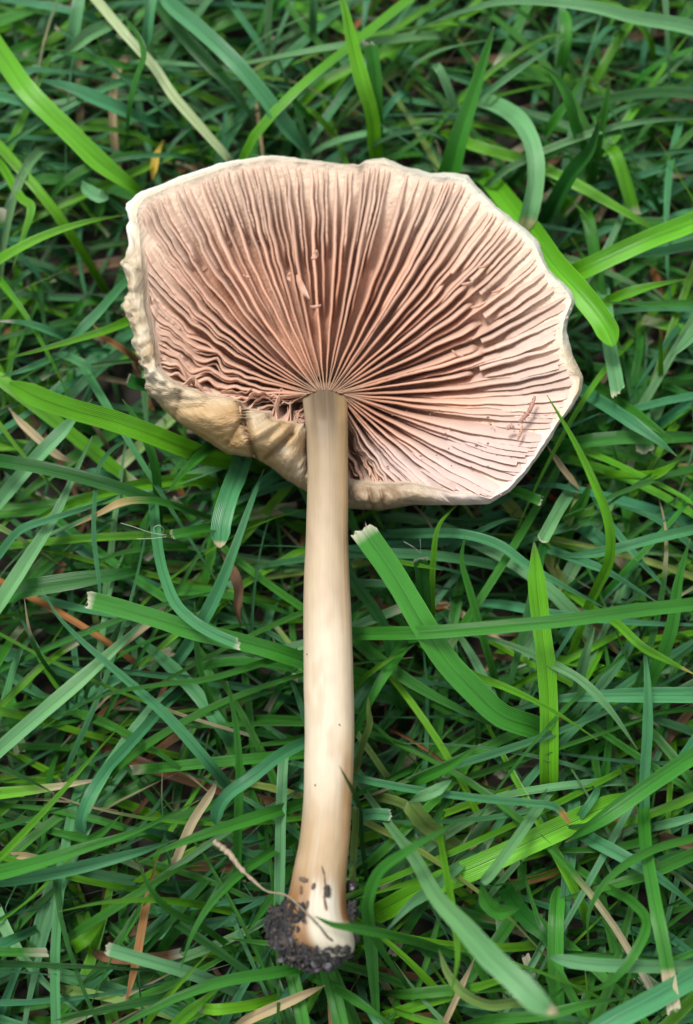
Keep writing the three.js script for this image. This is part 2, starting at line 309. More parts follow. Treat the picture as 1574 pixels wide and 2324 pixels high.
{
  const n = 66, step = 2 * Math.PI / n;
  const o = () => ({ thick: rr(5.2, 8.2), leanK: rr(0.7, 1.3), phase: rr(-1, 1) * 3, a: rnd(), bow: rr(-4, 4), high: rr(0.88, 1.06), tone: rr(0.88, 1.1), o: rnd(), over: rr(-5, 4) });
  for (let i = 0; i < n; i++) {
    const psi0 = (i + 0.5 + rr(-0.30, 0.30)) * step - Math.PI, psi = psi0 + 0.035 * N(psi0 * 5, 2) + 0.02 * N(psi0 * 13, 7), d = psi / DEG;
    if (d > 42 && d < 80 && rnd() < 0.72) {                  // torn across: the outer half stands on its own
      const cut = lerp(0.70, 0.60, (d - 42) / 38) + rr(-0.05, 0.04), q = o();
      gill(psi, 0, { ...q, t1: cut }); gill(psi + rr(-0.012, 0.012), cut + rr(0.0, 0.05), { ...q, leanK: q.leanK * rr(0.3, 0.8), thick: 7 });
    } else gill(psi, 0, o());
    gill(psi + step * rr(0.42, 0.58), rr(0.16, 0.36), { ...o(), short: true, thick: rr(4, 6), high: rr(0.8, 1) });
    for (const q of [0.25, 0.75]) if (rnd() < (Math.abs(d) < 60 ? 0.62 : 0.8)) gill(psi + step * (q + rr(-0.06, 0.06)), rr(0.46, 0.76), { ...o(), short: true, thick: rr(3.6, 5.2), high: rr(0.74, 1), over: rr(-22, 2) });
  }
}
{ // torn scraps of gill lying across the others
  const scraps = [[560, 624, 18, 96, 3.95, 0.5], [712, 578, 26, 20, 3.95, 0.9], [690, 650, 62, 150, 3.9, 1], [716, 692, 26, 75, 3.95, 0.6], [1098, 600, 34, 60, 4.3, 0.5], [1060, 640, 30, 70, 4.2, 0.6], [1130, 655, 36, 62, 4.3, 0.5], [1085, 690, 40, 65, 4.2, 0.6], [1040, 800, 30, 110, 4.1, 0.6], [660, 628, 22, 170, 3.85, 0.6]];
  for (const [x, y, len, ang, h, wd] of scraps) {
    const s = new Shape(), rows = 10, a = ang * DEG;
    for (let k = 0; k < rows; k++) for (let j = 0; j < 4; j++) {
      const u = k / (rows - 1), w = j / 3 - 0.5, taper = Math.sin(Math.PI * clamp(0.12 + 0.8 * u)) * wd * 15;
      const bend = 5 * Math.sin(u * 2.4), px = x + Math.sin(a) * (u - 0.5) * len + Math.cos(a) * (w * taper + bend), py = y - Math.cos(a) * (u - 0.5) * len + Math.sin(a) * (w * taper + bend);
      const v = at(px, py, h + 0.10 * Math.sin(w * 3 + u) - 0.22 * w + 0.04 * Math.sin(u * 9));
      s.v(v.x, v.y, v.z, mixc([0.64, 0.38, 0.27], [0.76, 0.55, 0.43], u), w, u);
    }
    s.grid(rows, 4);
    mesh('gill_scrap', s.geometry(BASE), gillMaterial, cap);
  }
  for (let k = 0; k < 46; k++) {
    const onFold = k < 16, x = onFold ? rr(300, 680) : rr(880, 1270), y = onFold ? lerp(800, 1070, (x - 300) / 380) + rr(-20, 10) : rr(930, 1090), [psi, r] = polar(x, y);
    if (!onFold && r > rimIn(psi) - 12) continue;
    const h = onFold ? hIn(psi) - 0.1 : edgeHeight(psi, r / rimIn(psi)) + 0.015, g = new THREE.SphereGeometry(rr(0.012, 0.024), 7, 5);
    g.scale(rr(0.7, 1.6), 0.6, 1); const p = at(x, y, h).sub(BASE); g.scale(CM, CM, CM); g.translate(p.x * CM, p.y * CM, p.z * CM);
    g.setAttribute('color', new THREE.BufferAttribute(new Float32Array(g.attributes.position.count * 3).map((_, q) => [0.10, 0.055, 0.04][q % 3]), 3));
    mesh('dark_speck', g, fibreMaterial, cap);
  }
  // brown scar on the flat gills at the right, and the torn brown thread on the fold
  const lump = (path, rad, col, name, parent, mat) => {
    const c = new THREE.CatmullRomCurve3(path), s = new Shape(), rows = 40, cols = 8;
    for (let k = 0; k < rows; k++) { const u = k / (rows - 1), p = c.getPoint(u), tg = c.getTangent(u), a = new THREE.Vector3(0, 1, 0).cross(tg).normalize(), b = tg.clone().cross(a), R = rad * (0.35 + 0.65 * Math.sin(Math.PI * clamp(0.05 + 0.9 * u)) ** 0.5) * (1 + 0.7 * N(u * 14, rad * 90));
      for (let j = 0; j < cols; j++) { const q = j / cols * 2 * Math.PI, rj = R * (1 + 0.35 * N(u * 20, j * 1.7)), v = p.clone().addScaledVector(a, Math.cos(q) * rj).addScaledVector(b, Math.sin(q) * rj); const m = 0.8 + 0.5 * N(u * 18, j * 0.9, 5); s.v(v.x, v.y, v.z, [col[0] * m, col[1] * m, col[2] * m], u, j / cols); } }
    s.grid(rows, cols, 0, true); s.i.reverse();
    return mesh(name, s.geometry(BASE), mat ?? fibreMaterial, parent);
  };
  lump([at(1215, 900, 4.22), at(1206, 925, 4.25), at(1192, 945, 4.24), at(1180, 958, 4.2)], 0.05, [0.30, 0.15, 0.11], 'brown_scar', cap);
  lump([at(1186, 966, 4.2), at(1182, 985, 4.2), at(1176, 998, 4.15)], 0.03, [0.36, 0.18, 0.11], 'brown_scar', cap);
  lump([at(1150, 974, 4.16), at(1160, 968, 4.18), at(1168, 972, 4.14)], 0.05, [0.38, 0.22, 0.18], 'brown_scar', cap);
  lump([at(545, 922, 4.75), at(548, 950, 4.7), at(560, 980, 4.45), at(569, 1008, 4.0), at(578, 1036, 3.3)], 0.035, [0.34, 0.20, 0.12], 'torn_skin', cap);

  // -------------------------------------------------------------- stem
  const st = new Shape(), rows = 260, cols = 72;
  const edges = [[868, 690, 786], [900, 687, 789], [950, 692, 790], [1050, 698, 791], [1130, 697, 791], [1210, 695, 791], [1321, 690, 794], [1420, 689, 799], [1550, 690, 803], [1665, 693, 805], [1741, 691, 803], [1798, 690, 800], [1856, 686, 797], [1913, 679, 794], [1970, 667, 788], [2018, 658, 785], [2067, 646, 788], [2110, 648, 800], [2140, 662, 806], [2165, 690, 798], [2178, 716, 770]];
  const stemAt = (y) => { let k = 0; while (k < edges.length - 2 && edges[k + 1][0] < y) k++; const a = edges[k], b = edges[k + 1], t = clamp((y - a[0]) / (b[0] - a[0]));
    const pr = edges[Math.max(0, k - 1)], nx = edges[Math.min(edges.length - 1, k + 2)], cr = (q) => { const m0 = (b[q] - pr[q]) / (b[0] - pr[0]) * (b[0] - a[0]), m1 = (nx[q] - a[q]) / (nx[0] - a[0]) * (b[0] - a[0]); return (2 * t ** 3 - 3 * t * t + 1) * a[q] + (t ** 3 - 2 * t * t + t) * m0 + (-2 * t ** 3 + 3 * t * t) * b[q] + (t ** 3 - t * t) * m1; };
    const L = cr(1), R = cr(2); return [(L + R) / 2, (R - L) / 2]; };
  const stemHeight = (y) => 3.95 - 0.62 * (1 - sm(868, 960, y)) + 0.2 * sm(900, 1300, y) + 0.1 * sm(1500, 2100, y);
  for (let k = 0; k < rows; k++) {
    const y = lerp(868, 2178, k / (rows - 1)), [mx, hw] = stemAt(y), c0 = at(mx, y, stemHeight(y)), R0 = hw * scaleAt(c0), view = EYE.clone().sub(c0).normalize();
    const across = RIGHT.clone().addScaledVector(view, -RIGHT.dot(view)).normalize();
    for (let j = 0; j < cols; j++) {
      const q = j / cols * 2 * Math.PI, x = Math.cos(q), up = Math.sin(q);                  // x = +1 at the right edge, up = 1 towards the viewer
      const R = R0 * (1 + 0.018 * fbm(x * 1.4, up * 1.4, y * 0.006) + 0.008 * N(x * 9, up * 9, y * 0.003)) ;
      const v = c0.clone().addScaledVector(across, x * R).addScaledVector(view, up * R * 0.97);
      const n1 = fbm(x * 1.5 + 4, up * 1.5, y * 0.008), fib = N(x * 12, up * 12, y * 0.006);
      let c = [0.44, 0.35, 0.24];
      c = mixc(c, [0.60, 0.51, 0.39], sm(1280, 1520, y) * (1 - sm(1720, 1880, y)));
      c = mixc(c, [0.50, 0.375, 0.265], 0.5 * sm(0.1, 0.5, n1));
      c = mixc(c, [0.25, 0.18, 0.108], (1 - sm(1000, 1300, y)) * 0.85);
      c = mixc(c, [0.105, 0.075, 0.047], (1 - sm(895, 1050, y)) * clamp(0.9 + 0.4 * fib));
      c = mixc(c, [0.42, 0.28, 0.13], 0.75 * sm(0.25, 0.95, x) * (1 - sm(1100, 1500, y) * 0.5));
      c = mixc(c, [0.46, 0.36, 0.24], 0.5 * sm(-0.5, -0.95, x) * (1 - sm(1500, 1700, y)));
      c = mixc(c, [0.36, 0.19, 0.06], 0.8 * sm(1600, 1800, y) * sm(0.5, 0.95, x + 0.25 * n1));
      c = mixc(c, [0.52, 0.38, 0.24], 0.5 * Math.exp(-(((y - 1690) / 26) ** 2)) * sm(-0.1, 0.6, x));
      c = mixc(c, [0.40, 0.275, 0.15], sm(1760, 1950, y) * clamp(0.68 + 0.5 * fib + 0.3 * n1 - 0.25 * sm(0.0, 0.5, x) * (1 - sm(0.5, 0.8, x))));
      c = mixc(c, [0.23, 0.11, 0.04], sm(1940, 2060, y) * clamp(0.45 + 0.8 * fib + 0.45 * sm(0.3, -0.8, x) + 0.5 * sm(0.6, 0.95, x)));
      const patch = sm(1975, 2035, y + 34 * fib + 14 * n1) * sm(-0.36, 0.10, x + 0.30 * fib + 0.15 * n1 + (y - 2000) * 0.0009) * (1 - sm(0.52, 0.86, x + 0.2 * fib)) * 0.92 * sm(0, 0.2, up);
      c = mixc(c, [0.58, 0.55, 0.46], patch);
      c = mixc(c, [0.55, 0.51, 0.40], sm(2085, 2105, y) * sm(-0.4, 0, x) * sm(0, 0.2, up));
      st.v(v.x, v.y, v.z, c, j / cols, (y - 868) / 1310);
    }
  }
  st.grid(rows, cols, 0, true);
  for (const [row, flip] of [[0, false], [rows - 1, true]]) { const f = row * cols; for (let j = 1; j < cols - 1; j++) st.i.push(...(flip ? [f, f + j + 1, f + j] : [f, f + j, f + j + 1])); }
  st.i.reverse();
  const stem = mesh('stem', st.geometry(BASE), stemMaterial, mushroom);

  // soil sticking to the foot of the stem
  const clod = new Shape();
  const crumb = (p, r, c, st2 = 1) => { const g = new THREE.IcosahedronGeometry(1, r > 0.09 ? 2 : 1), a = g.attributes.position, from = clod.p.length / 3, ph = rnd() * 99, ax = new THREE.Euler(rnd() * 6, rnd() * 6, rnd() * 6);
    for (let k = 0; k < a.count; k++) { const v = new THREE.Vector3().fromBufferAttribute(a, k), m = 1 + 0.45 * N(v.x * 1.6 + ph, v.y * 1.6, v.z * 1.6); v.multiplyScalar(r * m); v.y *= st2; v.applyEuler(ax).add(p); const q = 0.75 + 0.5 * (0.5 + N(v.x * 30, v.y * 30, v.z * 30)); clod.v(v.x, v.y, v.z, [c[0] * q, c[1] * q, c[2] * q], 0, 0); }
    for (let k = 0; k < a.count; k += 3) clod.i.push(from + k, from + k + 1, from + k + 2); };
  const lumps = [[664, 2108, 4.15, 0.44], [648, 2096, 3.9, 0.36], [692, 2128, 4.28, 0.40], [706, 2156, 4.1, 0.36], [740, 2166, 3.9, 0.28], [776, 2152, 3.9, 0.20], [640, 2120, 3.8, 0.28], [676, 2076, 4.1, 0.28], [690, 2098, 4.42, 0.30], [722, 2146, 4.3, 0.24], [802, 2070, 3.85, 0.09], [797, 2012, 3.9, 0.07], [656, 2066, 4.1, 0.16], [674, 2148, 4.0, 0.34], [758, 2168, 4.2, 0.19], [736, 2172, 4.3, 0.20], [784, 2156, 4.1, 0.13], [800, 2128, 4.0, 0.09], [764, 2160, 4.42, 0.09], [726, 2166, 4.5, 0.17], [750, 2172, 4.4, 0.18], [703, 2154, 4.46, 0.20], [780, 2162, 4.35, 0.12], [738, 2162, 4.62, 0.07]];
  for (const [x, y, h, r] of lumps) {
    const p = at(x, y, h); crumb(p, r * 0.93, [0.022, 0.020, 0.021]);
    const m = Math.round(3800 * r * r + 60);
    for (let k = 0; k < m; k++) { const d = new THREE.Vector3(rr(-1, 1), rr(-0.6, 1), rr(-1, 1)).normalize(), tone = rnd() < 0.07 ? 6 : rr(0.5, 1.7); crumb(p.clone().addScaledVector(d, r * rr(0.88, 1.12)), rnd() < 0.05 ? rr(0.04, 0.075) : rr(0.006, 0.028), rnd() < 0.4 ? [0.040 * tone, 0.030 * tone, 0.022 * tone] : [0.026 * tone, 0.0245 * tone, 0.029 * tone], rr(0.4, 2.2)); }  // the few much lighter crumbs are glints painted into the soil colour
  }
  for (let k = 0; k < 420; k++) { const y = rr(2045, 2165), x = y < 2090 ? (rnd() < 0.6 ? rr(638, 690) : rr(790, 806)) : rr(690, 800), [mx, hw] = stemAt(y); if ((y > 2088 && y < 2150 && x > 716) || (y > 2040 && x > 690 && x < 788 && y < 2150)) continue; const xx = clamp((x - mx) / hw, -1, 1), p = at(x, y, stemHeight(y) + Math.sqrt(1 - xx * xx) * 0.5 * hw / 52); crumb(p, rr(0.01, 0.045), [0.024, 0.021, 0.021], rr(0.5, 1.6)); }
  mesh('soil_clod', clod.geometry(BASE), dirtMaterial, stem);
  const grit = (x, y, h, r, c, sq) => { const g = new THREE.IcosahedronGeometry(1, 1), a = g.attributes.position, s = new Shape(); for (let k = 0; k < a.count; k++) { const v = new THREE.Vector3().fromBufferAttribute(a, k), m = 1 + 0.4 * N(v.x * 1.3 + x, v.y * 1.3, v.z * 1.3); v.multiplyScalar(r * m); v.x *= sq; const p = at(x, y, h).add(v); s.v(p.x, p.y, p.z, c, 0, 0); } for (let k = 0; k < a.count; k += 3) s.i.push(k, k + 1, k + 2); return mesh('grit', s.geometry(BASE), fibreMaterial, stem); };
  grit(648, 2106, 4.42, 0.065, [0.26, 0.26, 0.28], 1.4); grit(706, 2118, 4.3, 0.05, [0.36, 0.36, 0.42], 0.6); grit(681, 2128, 4.36, 0.045, [0.30, 0.30, 0.36], 0.6); grit(671, 2140, 4.3, 0.055, [0.26, 0.26, 0.32], 0.8); grit(797, 2014, 3.95, 0.07, [0.22, 0.18, 0.20], 0.8); grit(700, 2104, 4.3, 0.03, [0.32, 0.32, 0.36], 0.7);
  // dark flecks of litter on the stem
  const onStem = (x, y, up = 0.02) => { const [mx, hw] = stemAt(y), xx = clamp((x - mx) / hw, -0.98, 0.98), c0 = at(mx, y, stemHeight(y)), R0 = hw * scaleAt(c0), view = EYE.clone().sub(c0).normalize(), ac = RIGHT.clone().addScaledVector(view, -RIGHT.dot(view)).normalize(); return c0.addScaledVector(ac, xx * R0).addScaledVector(view, Math.sqrt(1 - xx * xx) * R0 * 0.97 + up); };
  const fleck = (pts, r, c) => lump(pts.map(([x, y]) => onStem(x, y)), r, c, 'litter_fleck', stem);
  fleck([[681, 1993], [690, 1997], [700, 1998]], 0.04, [0.09, 0.065, 0.05]);
  fleck([[684, 2010], [685, 2020], [684, 2030]], 0.026, [0.10, 0.05, 0.03]);
  fleck([[714, 2004], [712, 2012], [709, 2018]], 0.032, [0.10, 0.07, 0.05]);
  fleck([[743, 2008], [742, 2022], [744, 2036]], 0.062, [0.045, 0.035, 0.03]);
  fleck([[731, 1966], [736, 1985], [738, 2008]], 0.013, [0.06, 0.04, 0.03]);
  fleck([[735, 2032], [738, 2050], [741, 2066]], 0.022, [0.14, 0.055, 0.03]);
  fleck([[700, 2044], [697, 2054], [692, 2062]], 0.035, [0.12, 0.07, 0.05]);
  fleck([[716, 1780], [716.5, 1784]], 0.012, [0.1, 0.07, 0.05]);
  fleck([[770, 1643], [771, 1646]], 0.012, [0.12, 0.08, 0.06]);
  fleck([[697, 1484], [698, 1486]], 0.011, [0.16, 0.11, 0.08]);

  // dry root that lies across the foot of the stem: a thing of its own
  const rootPath = [[487, 1911, 3.6], [515, 1932, 3.75], [548, 1972, 3.9], [575, 1998, 4.1], [605, 2022, 4.35], [650, 2032, 4.72], [690, 2066, 4.95], [725, 2102, 4.98], [742, 2124, 4.9], [757, 2136, 4.8]].map((q) => at(...q));
  const rc = new THREE.CatmullRomCurve3(rootPath), rs = new Shape(), rrows = 120, rcols = 7;
  for (let k = 0; k < rrows; k++) { const u = k / (rrows - 1), p = rc.getPoint(u), tg = rc.getTangent(u), a = new THREE.Vector3(0, 1, 0).cross(tg).normalize(), b = tg.clone().cross(a), R = lerp(0.062, 0.02, sm(0.05, 0.45, u)) * (1 + 0.55 * N(u * 40, 3) + 0.3 * N(u * 90, 8)) * (u > 0.97 ? 0.5 : 1);
    for (let j = 0; j < rcols; j++) { const q = j / rcols * 2 * Math.PI + u * 9, rj = R * (1 + 0.4 * N(u * 30, j * 2)), v = p.clone().addScaledVector(a, Math.cos(q) * rj).addScaledVector(b, Math.sin(q) * rj), m = 0.8 + 0.5 * N(u * 50, j); rs.v(v.x, v.y, v.z, mixc([0.20 * m, 0.155 * m, 0.10 * m], [0.13 * m, 0.10 * m, 0.07 * m], sm(0.5, 0.8, u)), 0, 0); } }
  rs.grid(rrows, rcols, 0, true); rs.i.reverse();
  tag(mesh('dry_root', rs.geometry(rootPath[0]), fibreMaterial, scene, rootPath[0]), 'thin dry brown rootlet draped across the soiled foot of the mushroom stem', 'root');
}
// ------------------------------------------------------------------ grass: builder of one blade
const HUE = {
  bright: [0.098, 0.320, 0.010], mid: [0.038, 0.195, 0.018], blue: [0.058, 0.230, 0.090], dark: [0.017, 0.110, 0.014], pale: [0.115, 0.290, 0.115],  // blue and pale have the sky sheen worked into their green
  lime: [0.21, 0.33, 0.08], stalk: [0.42, 0.50, 0.25], straw: [0.46, 0.36, 0.20], rust: [0.36, 0.17, 0.055], brown: [0.17, 0.09, 0.045], yellow: [0.55, 0.40, 0.05],
};
const DRY = [0.55, 0.45, 0.28], FRAY = [0.50, 0.48, 0.34];
// pts: centimetres from root to tip; width in centimetres
function bladeInto(s, pts, width, hue, o = {}) {
  const curve = new THREE.CatmullRomCurve3(pts, false, 'centripetal'), rows = o.rows ?? 30, cols = o.cols ?? 7, len = curve.getLength(), from = s.p.length / 3;
  const ph = o.phase ?? 0, tip = o.tip ?? 'point', taper = o.taper ?? 0.28, fold = o.fold ?? 0.3;
  const V = new THREE.Vector3(), pos = new THREE.Vector3(), up = new THREE.Vector3();
  let side = null;
  for (let k = 0; k < rows; k++) {
    const u = k / (rows - 1); curve.getPoint(u, pos);
    const t = curve.getTangent(Math.min(u, 0.999));
    const tw = (o.twist ?? 0) + (o.twistEnd ?? 0) * u + 0.32 * N(ph, u * 2.5, 4);
    up.set(o.nx ?? 0, 1, o.nz ?? 0.15).normalize();
    let a = V.copy(t).cross(up); if (a.lengthSq() < 0.02) a.set(1, 0, 0.2); a.normalize();
    if (side && a.dot(side) < 0) a.negate();
    side = a.clone();
    const nrm = side.clone().cross(t).normalize(); if (nrm.y < 0) nrm.negate();
    const ac = side.clone().multiplyScalar(Math.cos(tw)).addScaledVector(nrm, Math.sin(tw)), nn = nrm.clone().multiplyScalar(Math.cos(tw)).addScaledVector(side, -Math.sin(tw));
    let w = width * (0.72 + 0.28 * sm(0, 0.35, u)) * (1 + 0.07 * N(ph, u * 6, 1) + 0.03 * N(ph, u * 21, 6));
    if (tip === 'point') w *= Math.max(0.03, clamp((1 - u) / taper)) ** 0.75;
    else if (tip === 'round') w *= Math.max(0.02, clamp((1 - u) / 0.09)) ** 0.5;
    if (o.slimBase) w *= lerp(o.slimBase, 1, sm(0.1, 0.7, u));
    if (tip === 'point' || tip === 'round') {} else if (tip === 'both') w *= Math.max(0.03, clamp((1 - u) / taper)) ** 0.75 * Math.max(0.15, clamp(u / 0.35)) ** 0.75;
    const dry = o.dry ? sm(1 - o.dry, 1 - o.dry * 0.55, u + 0.05 * N(ph, u * 20)) : 0;
    for (let j = 0; j < cols; j++) {
      const x = j / (cols - 1) * 2 - 1, v = pos.clone().addScaledVector(ac, x * w / 2);
      v.addScaledVector(nn, w * (fold * Math.abs(x) ** 1.3 - fold * 0.5) + w * 0.04 * N(ph, u * 8, x) * Math.abs(x));
      if (tip === 'cut' && k === rows - 1) v.addScaledVector(t, width * (0.04 * (j % 2 ? 1 : -1) + 0.5 * (o.slant ?? 0.3) * x + 0.26 * N(ph + j * 1.1, 5)));
      let c = mixc(hue, [hue[0] * 1.35, hue[1] * 1.12, hue[2] * 0.75], clamp(0.35 * N(ph, u * 3, 9) + 0.15 * Math.abs(x) ** 3));
      if (o.paleBase) c = mixc(HUE.stalk, c, sm(0, o.paleBase, u));
      if (dry) c = mixc(c, o.dryHue ?? DRY, dry);
      else if (tip === 'point') c = mixc(c, [0.30, 0.34, 0.13], 0.7 * sm(0.965, 1, u));
      if (tip === 'cut') c = mixc(c, FRAY, sm(1 - 0.11 * width / len * 3.2, 1 - 0.02 * width / len, u));
      const m = 1 + 0.10 * N(ph, u * 5, x);
      s.v(v.x, v.y, v.z, [c[0] * m, c[1] * m, c[2] * m], x * 0.5 + 0.5, u * len * 0.08 + ph);
    }
  }
  s.grid(rows, cols, from);
  if (tip === 'cut' && !o.plain) {                          // a few torn fibres at the mown end
    const t = curve.getTangent(1), p = curve.getPoint(1);
    for (let q = 0; q < 4; q++) {
      const x = (rr(-0.42, 0.42)) * width, a = side, l = width * rr(0.05, 0.2), b = p.clone().addScaledVector(a, x), e = b.clone().addScaledVector(t, l).addScaledVector(a, rr(-0.1, 0.1) * width), k = s.p.length / 3;
      e.y += rr(-0.05, 0.08);
      for (const v of [b.clone().addScaledVector(a, -0.012), b.clone().addScaledVector(a, 0.012), e]) s.v(v.x, v.y, v.z, FRAY, 0.5, 0.5);
      s.i.push(k, k + 1, k + 2);
    }
  }
}
const tint = (h, k = 0.14) => { const a = 1 + rr(-k, k), b = rr(-k, k) * 0.6; return [h[0] * a * (1 + b), h[1] * a, h[2] * a * (1 - b)]; };

// ------------------------------------------------------------------ the blades that can be told apart, root to tip: 'x,y,height ...' as read off the photograph
const SET = 'grass blades that stand out around the mushroom';
function B(hueName, widthPx, tip, path, label, o = {}) {
  const raw = path.trim().split(/\s+/).map((q) => q.split(',').map(Number));
  const pts = raw.map(([x, y, h]) => at(x, y, h));
  if (!o.loose && pts[0].y > 0.9) {                         // carry the blade on down to its root in the soil
    const d = pts[0].clone().sub(pts[1]).setY(0).normalize(), h = pts[0].y, run = o.run ?? 0.55;
    pts.unshift(pts[0].clone().addScaledVector(d, h * run * 0.6).setY(h * 0.62));
    pts.unshift(pts[0].clone().addScaledVector(d, h * run * 0.45).setY(0.0));
  }
  const mid = pts[Math.floor(pts.length / 2)], width = widthPx * scaleAt(mid), s = new Shape();
  bladeInto(s, pts, width, tint(HUE[hueName], 0.08), { rows: 44, cols: 9, tip, phase: rnd() * 50, ...o });
  const root = pts[0];
  const straw = o.straw;
  const m = mesh(straw ? 'dry_straw' : o.name ?? 'grass_leaf', s.geometry(root), straw ? strawMaterial : bladeMaterial, scene, root);
  return tag(m, label, straw ? 'straw' : o.category ?? 'grass blade', straw ? 'dry straws among the grass' : SET);
}
// above the cap
B('bright', 46, 'point', '-70,20,2.6 0,118,3.3 60,205,3.6 151,295,3.4 226,368,3.1 300,424,2.6 350,470,1.6', 'broad bright green blade slanting from the upper left edge down to the cap corner', { taper: 0.25 });
B('stalk', 22, 'round', '540,395,1.4 522,366,2.2 452,286,2.7 392,216,2.9 352,156,3.0 281,75,3.1 215,-5,3.0 180,-50,2.8', 'pale cream green stalk running from the cap top to the upper left edge', { fold: 0.5, name: 'grass_stalk', category: 'grass stalk', loose: true });
B('blue', 36, 'point', '375,-30,2.9 380,0,3.0 452,65,3.2 528,136,3.3 593,211,3.1 653,291,2.6 705,358,1.8', 'long blue green blade slanting down to the middle of the cap top', { taper: 0.12 });
B('dark', 30, 'point', '340,-20,1.9 390,50,2.2 460,130,2.3 530,205,2.2 590,290,1.8', 'darker green blade lying just under the long blue green one at the top');
B('mid', 17, 'point', '285,330,1.8 296,240,3.0 312,175,3.4 327,135,3.6 325,104,3.7 300,60,3.7 270,30,3.6', 'narrow dark curling blade that crosses over the pale stalk', { twist: 0.6 });
B('blue', 25, 'round', '345,-40,3.2 341,10,3.2 335,60,3.0 328,112,2.6', 'grey green blade hanging straight down from the top edge near the pale stalk', { twist: 0.5 });
B('bright', 34, 'point', '858,380,1.6 850,330,2.2 846,281,2.7 838,240,3.1 823,190,3.5 800,100,3.9 783,20,4.2 760,-50,4.3', 'bright yellow green blade rising from the cap top to the upper edge', { taper: 0.3, paleBase: 0.2 });
B('mid', 31, 'cut', '856,330,1.6 854,281,2.4 853,226,3.0 849,151,3.6 840,97,4.0', 'upright blade with a mown pale tip behind the cap top', { slant: -0.6 });
B('mid', 50, 'point', '1000,450,1.6 1019,397,2.3 1044,306,3.1 1074,216,3.7 1105,116,4.3 1122,60,4.6', 'broad plain green blade pointing up from behind the cap bump', { taper: 0.55 });
B('pale', 40, 'point', '1700,120,2.6 1574,66,3.4 1436,40,3.8 1336,16,4.0 1235,4,4.0 1135,6,3.8 1034,32,3.4 934,72,2.8', 'wide pale blade arching along the upper right edge', { taper: 0.75 });
B('pale', 15, 'point', '1060,240,1.6 1105,211,2.4 1190,150,3.0 1285,86,3.4', 'thin pale blade crossing behind the broad plain green one');
B('mid', 24, 'point', '1330,370,1.5 1323,332,2.4 1310,296,3.2 1293,228,3.9 1265,178,4.2 1222,143,4.3', 'curved blade with a hooked tip right of the cap top', { twist: 0.7 });
B('mid', 22, 'point', '1215,360,1.3 1225,332,1.8 1262,271,2.6 1300,220,3.0 1331,161,3.3', 'small pointed blade behind the hooked one', { twist: 0.3 });
B('mid', 24, 'point', '1344,420,1.4 1355,340,2.6 1366,285,3.2 1375,240,3.6 1386,176,4.0', 'upright pointed blade second from the right at the top', { twist: 0.4 });
B('dark', 36, 'point', '1225,520,1.2 1260,462,2.2 1297,397,3.0 1341,340,3.7 1363,270,4.3', 'dark upright blade with a sharp tip beside the right shoulder of the cap', { twist: 0.3, fold: 0.4 });
B('pale', 46, 'round', '1068,226,1.5 1135,246,2.5 1185,286,3.2 1210,345,3.4 1213,412,3.3 1200,482,3.0 1186,530,2.5', 'pale grey green blade arching down onto the right shoulder of the cap', { twistEnd: 0.4, dry: 0.1 });
B('bright', 28, 'point', '1030,310,1.4 1064,327,1.8 1210,372,2.2 1311,422,2.4 1436,492,2.5 1520,540,2.0', 'deep lying green blade running down to the right behind the cap');
B('bright', 44, 'point', '1720,430,2.8 1574,504,3.3 1476,542,3.4 1392,580,3.2 1312,618,2.8 1250,650,1.6', 'broad bright blade coming in from the right edge at cap height', { taper: 0.1 });
B('bright', 50, 'round', '1110,410,1.6 1160,470,2.2 1212,533,2.8 1260,600,3.3 1309,655,3.6 1351,705,3.7 1378,747,3.7 1394,786,3.6', 'broad folded bright blade with a blunt tip beside the right rim', { fold: 0.42, twist: -0.3 });
B('pale', 32, 'cut', '1368,660,1.6 1376,706,2.3 1382,775,2.8 1392,831,3.0 1403,892,3.2', 'mown blade with a split frayed end hanging below the folded blade', { slant: 0.9 });
B('mid', 15, 'point', '1690,700,2.4 1574,689,3.2 1470,690,3.5 1362,686,3.6', 'thin level blade pointing left at the right rim');
B('bright', 24, 'both', '1360,690,2.6 1387,681,3.1 1420,667,3.4 1476,650,3.6 1559,633,3.6', 'short bright leaf pointing right just above the thin level blade');
B('blue', 30, 'point', '1290,860,1.6 1320,886,2.2 1378,922,2.8 1434,959,3.2 1490,998,3.4 1537,1035,3.4', 'longer blue green blade of the forked pair below the right rim', { fold: 0.35 });
B('mid', 26, 'point', '1372,890,1.8 1415,922,2.6 1470,959,3.2 1531,1002,3.6', 'shorter blade of the forked pair below the right rim', { fold: 0.35 });
B('bright', 25, 'point', '1335,1380,2.4 1362,1325,3.4 1385,1270,4.3 1388,1215,4.8 1377,1160,5.1 1356,1109,5.3 1331,1053,5.4 1303,998,5.5 1270,942,5.4 1242,896,5.3', 'bright blade curving up over the lower right rim of the cap', { twist: 0.5, taper: 0.5 });
B('straw', 14, 'both', '1240,1008,2.6 1281,1067,2.7 1317,1112,2.5', 'short tan straw under the lower right rim', { straw: true, loose: true });
B('blue', 10, 'point', '1230,1010,2.2 1253,987,2.6 1310,960,2.8 1365,937,2.9', 'thread thin blade running off the right rim');
B('bright', 12, 'point', '1500,900,1.0 1501,840,2.4 1501,789,3.0 1498,748,3.5', 'tiny upright pointed blade near the right edge at rim height', { twist: 0.8 });
B('pale', 30, 'both', '1640,700,2.6 1590,742,3.4 1559,775,3.7 1520,814,3.8', 'pale blue blade tip entering from the right edge level with the rim');
B('dark', 42, 'cut', '1430,820,1.4 1448,887,1.8 1456,960,2.0 1464,1026,2.2', 'wide mown blade lying low beneath the forked pair', { slant: 0.1 });
B('bright', 26, 'both', '1456,1081,2.6 1500,1074,3.2 1542,1045,3.5', 'short bright leaf near the right edge below the forked pair', { twist: 0.5 });
